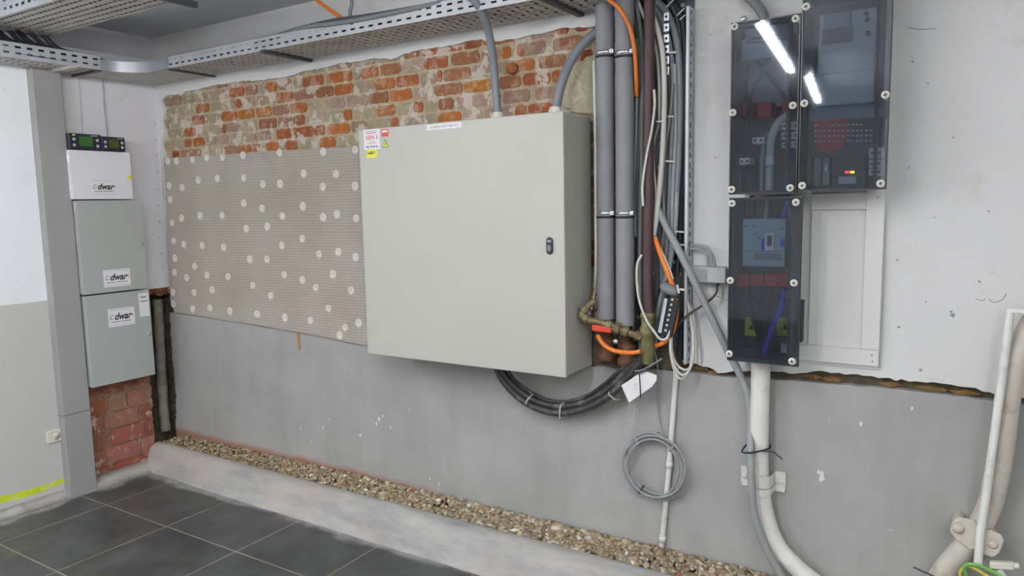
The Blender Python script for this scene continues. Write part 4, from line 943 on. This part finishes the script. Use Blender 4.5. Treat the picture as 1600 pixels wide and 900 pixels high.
# grey junction box with plug
a, b = at(1079,416,'y',-.045), at(1134,444,'y',-.045)
t = empty('junction_box', ((a.x+b.x)/2, 0, b.z), 'grey plastic junction box with a plugged-in adapter left of the smoked boxes', 'junction box')
MB().box(a.x, b.x-.008, -.045, -.002, b.z, a.z).build('casing', M['box_grey'], t, bevel=.003)
c, d = at(1105,418,'y',-.07), at(1134,443,'y',-.07)
MB().box(c.x, d.x, -.072, -.044, d.z, c.z).build('adapter', M['box_grey'], t, bevel=.004)
MB().lathe([(.007,0),(.006,-.012),(.004,-.014)], (at(1121,443,'y',-.058).x, -.058, d.z+.002), Z, 10).build('cord_sleeve', M['black_plastic'], t)
mb = MB(); 
for k in range(3): mb.box(a.x-.0, a.x+.06, -.0462, -.0448, a.z-.016-.02*k, a.z-.014-.02*k)
mb.build('moulding_lines', M['cable_grey'], t)

# ================================================================== SMOKED BOXES
def panel_box(name, x0, x1, z0, z1, yb, yf, label, screws, slot=True):
    t = empty(name, ((x0+x1)/2, yb, z0), label, 'electrical enclosure')
    w = .008; mb = MB(); X1 = x1; x1 = x1-.028
    mb.box(x0, x1, yb-.006, yb, z0, z1)
    mb.box(x0, x0+w, yf+.012, yb-.006, z0, z1); mb.box(x1-w, x1, yf+.012, yb-.006, z0, z1)
    mb.box(x0+w, x1-w, yf+.012, yb-.006, z0, z0+w); mb.box(x0+w, x1-w, yf+.012, yb-.006, z1-w, z1)
    mb.build('housing', M['housing'], t); x1 = X1
    MB().box(x0-.003, x1+.003, yf, yf+.010, z0-.003, z1+.003).build('smoked_cover', M['smoked'], t, bevel=.002)
    r = MB()
    for (a, b, c, d) in ((x0-.003, x1+.003, z0-.003, z0+.001), (x0-.003, x1+.003, z1-.001, z1+.003), (x0-.003, x0+.001, z0, z1), (x1-.001, x1+.003, z0, z1)):
        r.box(a, b, yf-.0012, yf+.011, c, d)
    r.build('cover_rim', M['black_plastic'], t)
    for sx, sz in screws:
        s = MB().lathe([(.0115,0),(.0115,.004),(.0095,.0055),(.001,.0055)], (sx, yf+.0005, sz), -Y, 18).build('cover_screw', M['socket_white'], t)
        q = MB(); q.obox((sx, yf-.0052, sz), (1,0,.3), Y, (-.3,0,1), .006, .0006, .0014); q.obox((sx, yf-.0052, sz), (-.3,0,1), Y, (1,0,.3), .006, .0006, .0014); q.build('cross_slot', M['ink'], s)
    return t
YF = -.17
def pf(x, y, v=YF): p = at(x, y, 'y', v); return p.x, p.z
A0, A1 = pf(1144,36), pf(1252,300)
ax0, ax1, az0, az1 = 3.352, 3.556, 1.516, 2.052
tA = panel_box('fuse_enclosure', ax0, ax1, az0, az1, -.003, YF, 'tall smoked-glass electrical enclosure with loose cables inside, upper left of the three', [(ax0+.008,az1-.01),(ax1-.012,az1-.012),(ax0+.006,1.775),(ax1-.014,1.782),(ax0+.006,az0+.014),(ax1-.016,az0+.014)])
bx0, bx1, bz0, bz1 = 3.566, 3.806, 1.522, 2.108
tB = panel_box('meter_enclosure', bx0, bx1, bz0, bz1, -.025, YF-.004, 'smoked-glass enclosure holding the pale electricity meter, upper right of the three', [(bx0+.008,bz1-.038),(bx0+.010,1.785),(bx1-.008,1.790),(bx0+.010,bz0+.014),(bx1-.012,bz0+.014)])
cx0, cx1, cz0, cz1 = 3.354, 3.574, .966, 1.500
tC = panel_box('breaker_enclosure', cx0, cx1, cz0, cz1, -.003, YF, 'smoked-glass enclosure with the pale blue circuit breaker, lowest of the three', [(cx0+.006,cz1-.015),(cx1-.016,cz1-.015),(cx0+.004,1.232),(cx1-.016,1.232),(cx0+.004,cz0+.02),(cx1-.016,cz0+.014)])
def kid(mb, name, mat, t, lab=None, **k):
    o = mb.build(name, M[mat], t, **k)
    if lab: o['label'] = lab
    return o
# inside A
def q(x, y, v): return at(x, y, 'y', v)
a, b = q(1158,62,-.10), q(1252,76,-.10); kid(MB().box(a.x, b.x-.012, -.10, -.02, b.z-.016, a.z), 'mounting_rail', 'meter', tA)
a, b = q(1165,52,-.12), q(1240,58,-.12); kid(MB().box(a.x, b.x, -.122, -.10, b.z, a.z+.012), 'busbar_holder', 'meter_dark', tA)
mb = MB(); 
for k in range(2): mb.box(a.x+.02+.05*k, a.x+.06+.05*k, -.1235, -.122, b.z+.008, b.z+.014)
kid(mb, 'busbar', 'rust', tA)
kid(MB().box(ax0+.02, ax1-.02, -.04, -.02, 1.80, 1.97), 'back_panel', 'meter_dark', tA)
for i, (x, w_) in enumerate(((1168,16),(1195,22),(1230,16))):
    a, b = q(x-w_/2,160,-.09), q(x+w_/2,183,-.09); kid(MB().box(a.x, b.x, -.095, -.03, b.z, a.z), 'fuse_block', 'red_comb', tA, bevel=.003)
kid(MB().tube(pxpath([(1202,90,-.09),(1190,115,-.11),(1175,140,-.11),(1170,170,-.10),(1168,200,-.09),(1160,230,-.08),(1157,270,-.08),(1158,300,-.08)]), .007, 10), 'cable', 'dark_rubber', tA)
kid(MB().tube(pxpath([(1165,75,-.06),(1185,100,-.06),(1210,130,-.06),(1230,160,-.06),(1240,185,-.06)]), .006, 10), 'cable', 'cable_dark', tA)
kid(MB().tube(pxpath([(1234,178,-.11),(1216,192,-.12),(1206,215,-.12),(1203,250,-.12),(1202,297,-.12)]), .013, 12), 'cable', 'cable_white', tA)
kid(MB().tube(pxpath([(1245,186,-.10),(1222,200,-.105),(1198,212,-.10),(1192,240,-.10),(1190,297,-.10)]), .008, 12), 'cable', 'cable_grey', tA)
kid(MB().tube(pxpath([(1236,238,-.10),(1232,262,-.10),(1228,300,-.10)]), .010, 12), 'cable', 'blue_wire', tA, 'blue cable')
for (x0_, y0_, x1_, y1_) in ((1222,192,1248,202),(1222,207,1248,217),(1222,222,1248,230),(1176,215,1194,224),(1156,247,1172,257)):
    a, b = q(x0_,y0_,-.125), q(x1_,y1_,-.125); o = kid(MB().box(a.x, b.x, -.13, -.06, b.z, a.z), 'terminal', 'paper', tA, bevel=.002)
    m2 = MB(); n = 3 if x1_-x0_ > 20 else 2
    for k in range(n): m2.box(a.x+(b.x-a.x)*(k+.3)/n, a.x+(b.x-a.x)*(k+.7)/n, -.1308, -.1298, a.z-(a.z-b.z)*.7, a.z-(a.z-b.z)*.3)
    m2.build('terminal_holes', M['ink'], o)
a, b = q(1240,200,-.07), q(1252,245,-.07); kid(MB().box(a.x, min(b.x, ax1-.012), -.075, -.03, b.z, a.z), 'fuse_block', 'red_comb', tA)
kid(MB().tube([q(1203,244,-.134), q(1203,258,-.134)], .0145, 12), 'cable_marker', 'paper', tA)
# inside B : the meter
a, b = q(1280,18,-.13), q(1367,160,-.13)
o = kid(MB().box(a.x, b.x, -.135, -.04, b.z, a.z-.01), 'electricity_meter', 'meter', tB, 'pale electricity meter', bevel=.006)
c, d = q(1287,24,-.14), q(1330,42,-.14); MB().box(c.x, d.x, -.139, -.134, d.z, c.z).build('meter_display', M['meter_dark'], o, bevel=.002)
c, d = q(1284,46,-.14), q(1332,64,-.14); MB().box(c.x, d.x, -.137, -.134, d.z, c.z).build('meter_plate', M['cable_dark'], o)
for x, y in ((1354,22),(1355,31),(1356,52)):
    c = q(x, y, -.136); MB().lathe([(.008,0),(.008,.004),(.005,.005)], (c.x, -.1345, c.z), -Y, 14).build('meter_button', M['cable_dark'], o)
c = q(1345, 110, -.136); d = q(1285,113,-.136); MB().box(d.x-.01, c.x+.045, -.1358, -.1345, c.z-.001, c.z+.001).build('meter_seam', M['meter_dark'], o)
c, d = q(1286,32,-.141), q(1290,42,-.141)
c, d = q(1262,166,-.13), q(1388,181,-.13); kid(MB().box(bx0+.012, bx1-.012, -.12, -.05, d.z, c.z), 'cover_strip', 'meter_dark', tB)
c, d = q(1266,186,-.11), q(1378,240,-.11); o = kid(MB().box(c.x, d.x, -.115, -.05, d.z, c.z), 'terminal_block', 'cable_dark', tB)
c, d = q(1270,188,-.12), q(1325,238,-.12); kid(MB().prism([(x*(d.x-c.x)/2+(c.x+d.x)/2, z*(c.z-d.z)/2+(c.z+d.z)/2) for x, z in [(-1,.9),(.9,1),(1,.1),(.7,-.7),(.1,-1),(-.7,-.8)]], (0,-.115,0), X, Z, -Y, .006), 'red_guard', 'red_comb', tB)
m2 = MB(); rnd = random.Random(2)
for r_, y in enumerate((196,205,213,221)):
    for k in range(14):
        if rnd.random() < .2: continue
        c = q(1275+7.2*k, y-.12*k, -.124); m2.box(c.x-.0045, c.x+.0045*rnd.uniform(.2,1), -.1246, -.1232, c.z-.002, c.z+.0025)
m2.build('terminal_print', M['meter'], o)
for (x0_, y0_, x1_, y1_) in ((1358,231,1378,247),(1358,250,1378,262),(1358,264,1378,274)):
    a, b = q(x0_,y0_,-.12), q(x1_,y1_,-.12); o = kid(MB().box(a.x, b.x, -.125, -.06, b.z, a.z), 'terminal', 'paper', tB, bevel=.001)
    m2 = MB(); 
    for k in range(2): m2.box(a.x+(b.x-a.x)*(.15+.5*k), a.x+(b.x-a.x)*(.35+.5*k), -.1256, -.1248, (a.z+b.z)/2-.003, (a.z+b.z)/2+.003)
    m2.build('terminal_holes', M['ink'], o)
a, b = q(1300,240,-.10), q(1352,292,-.10); kid(MB().box(a.x, b.x, -.105, -.04, b.z, a.z), 'relay', 'housing', tB, bevel=.003)
for x0_, x1_ in ((1272,1282),(1286,1296)):
    a, b = q(x0_,246,-.10), q(x1_,290,-.10); kid(MB().box(a.x, b.x, -.10, -.04, b.z, a.z), 'switch_module', 'meter_dark', tB, bevel=.002)
c = q(1291,262,-.105); kid(MB().box(c.x-.004, c.x+.004, -.108, -.100, c.z-.010, c.z+.010), 'switch_toggle', 'paper', tB)
for x, m_ in ((1323.5,'led_red'),(1331.5,'led_yellow')):
    c = q(x, 269, -.108); kid(MB().box(c.x-.0055, c.x+.0055, -.109, -.105, c.z-.003, c.z+.003), 'indicator_light', m_, tB)
c = q(1322,282,-.106); kid(MB().box(c.x-.022, c.x+.028, -.1075, -.105, c.z-.010, c.z+.012), 'relay_label', 'meter', tB)
kid(MB().box(bx0+.012, bx0+.022, -.11, -.05, bz0+.02, 1.76), 'side_rail', 'meter_dark', tB)
# inside C : the breaker
a, b = q(1161,342,-.13), q(1226,418,-.13)
o = kid(MB().box(a.x, b.x, -.132, -.03, b.z, a.z), 'circuit_breaker', 'breaker', tC, 'pale blue circuit breaker', bevel=.004)
c, d = q(1195,364,-.135), q(1209,392,-.135); f_ = MB().box(c.x, d.x, -.137, -.131, d.z, c.z).build('toggle_frame', M['paper'], o, bevel=.001)
c, d = q(1198.5,368,-.139), q(1205.5,384,-.139); MB().box(c.x, d.x, -.1385, -.1368, d.z, c.z).build('toggle', M['ink'], o)
c, d = q(1190,373,-.133), q(1195,391,-.133); MB().box(c.x, d.x, -.1332, -.1315, d.z, c.z).build('breaker_print', M['blue_wire'], o)
c, d = q(1220,374,-.133), q(1225,386,-.133); MB().box(c.x, d.x, -.1332, -.1315, d.z, c.z).build('breaker_print', M['blue_wire'], o)
c, d = q(1177,395,-.133), q(1222,407,-.133); MB().box(c.x, d.x, -.1332, -.1315, d.z, c.z).build('breaker_print', M['meter_dark'], o)
for x, y in ((1165,353),(1178,353),(1220,357),(1180,366),(1185,372)):
    c = q(x, y, -.133); MB().box(c.x-.004, c.x+.006, -.1332, -.1315, c.z-.0015, c.z+.0015).build('breaker_print', M['housing'], o)
c = q(1164,392,-.133); MB().box(c.x-.002, c.x+.12, -.1330, -.1315, c.z-.0008, c.z+.0008).build('breaker_print', M['housing'], o)
for k in range(4):
    a, b = q(1151+22*k,428,-.10), q(1170+22*k,448,-.10); kid(MB().box(a.x, b.x, -.105, -.04, b.z, a.z), 'fuse_block', 'red_comb', tC, bevel=.002)
for pts, m_, r in (([(1164,452,-.09),(1170,480,-.09),(1180,505,-.09),(1187,530,-.08),(1190,560,-.07)], 'dark_rubber', .009), ([(1202,450,-.09),(1198,490,-.09),(1194,530,-.08),(1192,560,-.06)], 'dark_rubber', .010), ([(1183,450,-.07),(1186,500,-.07),(1190,560,-.05)], 'dark_rubber', .009),
                   ([(1226,452,-.10),(1220,480,-.10),(1208,510,-.10),(1198,535,-.09),(1193,560,-.08)], 'blue_wire', .008), ([(1232,306,-.10),(1228,325,-.10),(1222,340,-.10)], 'blue_wire', .008), ([(1200,306,-.10),(1198,325,-.10),(1196,342,-.10)], 'cable_grey', .009), ([(1175,306,-.10),(1174,342,-.10)], 'dark_rubber', .008)):
    kid(MB().tube(pxpath(pts), r, 12), 'cable', m_, tC)
for x0_, x1_ in ((1164,1184),(1214,1240)):
    a, b = q(x0_,496,-.05), q(x1_,526,-.05); o = kid(MB().box(a.x, b.x, -.05, -.048, b.z, a.z), 'sticker', 'yellow', tC, 'yellow warning sticker')
    cx_, cz_ = (a.x+b.x)/2, (a.z+b.z)/2; MB().prism([(-.010,-.009),(.010,-.009),(0,.010)], (cx_, -.0502, cz_), X, Z, -Y, .0006).build('warning_triangle', M['ink'], o)
    MB().box(cx0+.02, cx0+.021, -.048, -.02, cz_-.01, cz_+.01)
kid(MB().box(cx0+.012, cx1-.012, -.048, -.012, 1.02, 1.16), 'cable_plate', 'housing', tC)
# white wooden mounting board under the meter enclosure
t = empty('mounting_board', (3.68,-.003,.94), 'white painted wooden board with a raised frame below the meter enclosure', 'board')
MB().box(3.50, 3.792, -.010, -.003, .945, 2.02).build('panel', M['white_paint'], t)
MB().box(3.576, 3.745, -.022, -.010, 1.458, 1.512).build('frame_rail', M['white_paint'], t, bevel=.002)
MB().box(3.740, 3.793, -.024, -.010, 1.01, 2.0).build('frame_stile', M['white_paint'], t, bevel=.002)
a, b = at(1252,548,'y',-.022), at(1372,576,'y',-.022)
MB().box(3.49, b.x, -.022, -.010, .955, 1.009).build('frame_rail', M['white_paint'], t, bevel=.002)
MB().box(3.577, 3.605, -.018, -.010, 1.01, 1.458).build('frame_stile', M['white_paint'], t, bevel=.002)
for xx, zz in ((3.772,.992),(3.775,.972),(3.772,1.495)): MB().lathe([(.003,0),(.003,.001)], (xx, -.024 if zz > 1.3 else -.022, zz), -Y, 8).build('nail_head', M['cable_grey'], t)
# ================================================================== PAINTED PIPES LOWER RIGHT
thing(MB().tube(pxpath([(1189,556,-.055),(1188,600,-.055),(1186.5,660,-.055),(1186,720,-.055),(1189,770,-.055),(1198,815,-.055),(1214,852,-.055),(1238,880,-.055),(1275,912,-.055),(1320,940,-.055)]), .0315, 24), 'pipe', 'painted_pipe', 'white painted bent pipe coming out under the breaker enclosure', 'pipe')
def saddle(name, pts2, y0, label, mat, bolt):
    t = empty(name, at(*pts2[0], 'y', y0), label, 'pipe clamp'); return t
a, b = at(1157,728,'y',-.02), at(1217,766,'y',-.02); c = at(1187,745,'y',-.06)
t = empty('pipe_saddle', (c.x, -.002, b.z), 'white painted saddle clamp holding the bent pipe below the black tie', 'pipe clamp')
for k, (za, zb) in enumerate(((a.z, a.z-.042), (a.z-.046, b.z-.006))):
    mb = MB(); P = [(c.x-.072,-.012),(c.x-.042,-.012)]+[(c.x-.040*math.cos(i*math.pi/12), -.052-.041*math.sin(i*math.pi/12)) for i in range(13)]+[(c.x+.042,-.012),(c.x+.076,-.012)]
    if k == 0: P = P
    o_ = [(x, y-.005) for x, y in P]
    n = len(P); V = [(x, y, z) for z in (zb, za) for x, y in P+o_[::-1]]; L2 = 2*n
    mb.add(V, [tuple(range(L2)), tuple(range(2*L2-1, L2-1, -1))]+[(i, (i+1) % L2, L2+(i+1) % L2, L2+i) for i in range(L2)])
    mb.build('strap', M['painted_pipe'], t)
for s in (-1, 1):
    MB().box(c.x+s*.060-.018, c.x+s*.060+.018, -.014, -.002, b.z, a.z).build('foot', M['painted_pipe'], t, bevel=.006)
    MB().lathe([(.009,0),(.009,.006),(.005,.009)], (c.x+s*.062, -.016, b.z+.03), -Y, 6, False).build('bolt', M['painted_pipe'], t)
p0 = at(1186, 697, 'y', -.055)
t = empty('cable_tie', p0, 'black cable tie around the white pipe and grey cable, its tail sticking out', 'cable tie')
mb = MB(); R = .034
P = [(p0.x-.040, -.045, p0.z+.002), (p0.x-.036, -.142, p0.z+.002), (p0.x-.012, -.142, p0.z), (p0.x+.018, -.098, p0.z-.001), (p0.x+.036, -.06, p0.z), (p0.x+.030, -.022, p0.z)]
mb.tube(spline(P, 5), .003, 8).build('band', M['ink'], t)
MB().tube([(p0.x+.020, -.098, p0.z-.001), at(1208,706,'y',-.12), at(1223,718,'y',-.12)], .0024, 8).build('tail', M['ink'], t)
# right-hand pipe
thing(MB().tube(pxpath([(1640,470,-.06),(1615,505,-.06),(1592,550,-.06),(1580,590,-.06),(1572,640,-.06),(1565,700,-.06),(1556,750,-.06),(1546,790,-.06),(1528,826,-.065),(1504,858,-.065),(1478,888,-.065),(1455,925,-.065)]), .033, 24), 'pipe', 'old_pipe', 'thick weathered white pipe at the right edge bending down into the wall clamp', 'pipe')
thing(MB().tube([at(1660,492,'y',-.10), at(1620,489,'y',-.10), at(1579,486,'y',-.10), at(1572,540,'y',-.10), at(1563,610,'y',-.105), at(1552,690,'y',-.108), at(1540,780,'y',-.112), at(1532,830,'y',-.115), at(1528,882,'y',-.115)], .0115, 14), 'conduit', 'painted_pipe', 'slim white conduit with a square bend running in front of the thick weathered pipe', 'conduit')
t = empty('pipe_bracket', at(1525, 862, 'y', -.003), 'lumpy painted two-wing wall bracket holding the thick weathered pipe', 'pipe clamp')
def plate(pts, y0, th, name):
    P = [at(x, y, 'y', y0) for x, y in pts]
    MB().prism([(p.x, p.z) for p in P], (0, y0, 0), X, Z, -Y, th).build(name, M['old_pipe'], t, bevel=.006, seg=3)
plate([(1484,828),(1488,812),(1500,806),(1522,812),(1540,826),(1540,852),(1516,858),(1494,842)], -.09, .014, 'bracket_wing')
plate([(1530,826),(1548,826),(1565,834),(1569,843),(1562,862),(1552,869),(1540,866),(1526,858)], -.09, .014, 'bracket_wing')
c = at(1497, 824, 'y', -.10); MB().lathe([(.016,0),(.016,.006),(.009,.012),(.003,.014)], (c.x, -.104, c.z), -Y, 14).build('bolt', M['old_pipe'], t)
c = at(1551, 850, 'y', -.10); MB().lathe([(.012,0),(.012,.004),(.007,.008)], (c.x, -.104, c.z), -Y, 14).build('bolt', M['old_pipe'], t)
c1, c2 = at(1497,824,'y',-.09), at(1551,850,'y',-.09)
for c in (c1, c2): MB().tube([(c.x, -.002, c.z), (c.x, -.095, c.z)], .018, 10).build('stud', M['old_pipe'], t)
a = at(1520, 800, 'y', -.004); k = [(.055*math.cos(i*.6283)*random.uniform(.8,1.2), .045*math.sin(i*.6283)*random.uniform(.8,1.2)) for i in range(10)]
# wires on the gravel below
thing(MB().tube(pxpath([(1512,905,-.13),(1507,890,-.14),(1512,882,-.15),(1530,884,-.15),(1548,892,-.15),(1570,905,-.15)]), .0055, 10), 'wire', simple('wire_green', srgb(110,170,84), .5, 0, .05), 'green earth wire loop at the foot of the right-hand pipes', 'wire')
thing(MB().tube(pxpath([(1505,910,-.12),(1500,895,-.13),(1510,885,-.135),(1524,889,-.14),(1545,902,-.14)]), .005, 10), 'wire', simple('wire_yellow', srgb(200,190,90), .5, 0, .05), 'yellow wire beside the green earth wire loop', 'wire')
thing(MB().tube(pxpath([(1427,886,-.10),(1440,892,-.10),(1458,900,-.10),(1480,912,-.10)]), .0032, 8), 'wire', 'cable_dark', 'stiff dark wire sticking out left of the right-hand pipe foot', 'wire')
a, b = at(1546,882,'y',-.12), at(1584,884,'y',-.12)
t = empty('wire_connector', a, 'white plastic connector piece at the foot of the right-hand pipes', 'connector')
MB().obox((a+b)/2, b-a, Y, Z, (b-a).length/2, .010, .010).build('body', M['socket_white'], t, bevel=.003)
MB().lathe([(.009,0),(.009,.012),(.006,.014)], b, (b-a).normalized(), 10).build('cap', M['socket_white'], t)
MB().tube([a+Vector((.02,0,-.01)), a+Vector((.04,0,-.04))], .012, 10).build('stub', M['socket_white'], t)
thing(MB().tube([(3.44,-.12,.13), (3.437,-.14,.16), (3.45,-.145,.19)], .0028, 8), 'wire', 'cable_dark', 'short dark wire end poking out of the gravel under the bent pipe', 'wire')
p = at(1160, 30, 'y', -.003); thing(MB().lathe([(.010,0),(.010,.008),(.006,.011)], (at(1161,29,'y',-.01).x, -.001, at(1161,29,'y',-.01).z), -Y, 14), 'wall_bolt', 'zinc', 'single bolt head in the wall above the tall smoked box', 'bolt')
a = at(466, 522, 'y', -.004); b = at(468, 546, 'y', -.004)
thing(MB().box(a.x-.006, a.x+.008, -.010, -.0035, b.z, a.z+.01), 'wooden_sliver', simple('wood', srgb(178,142,104), .7, 0, .1, 30), 'small wooden sliver sticking out under the membrane edge', 'wood')
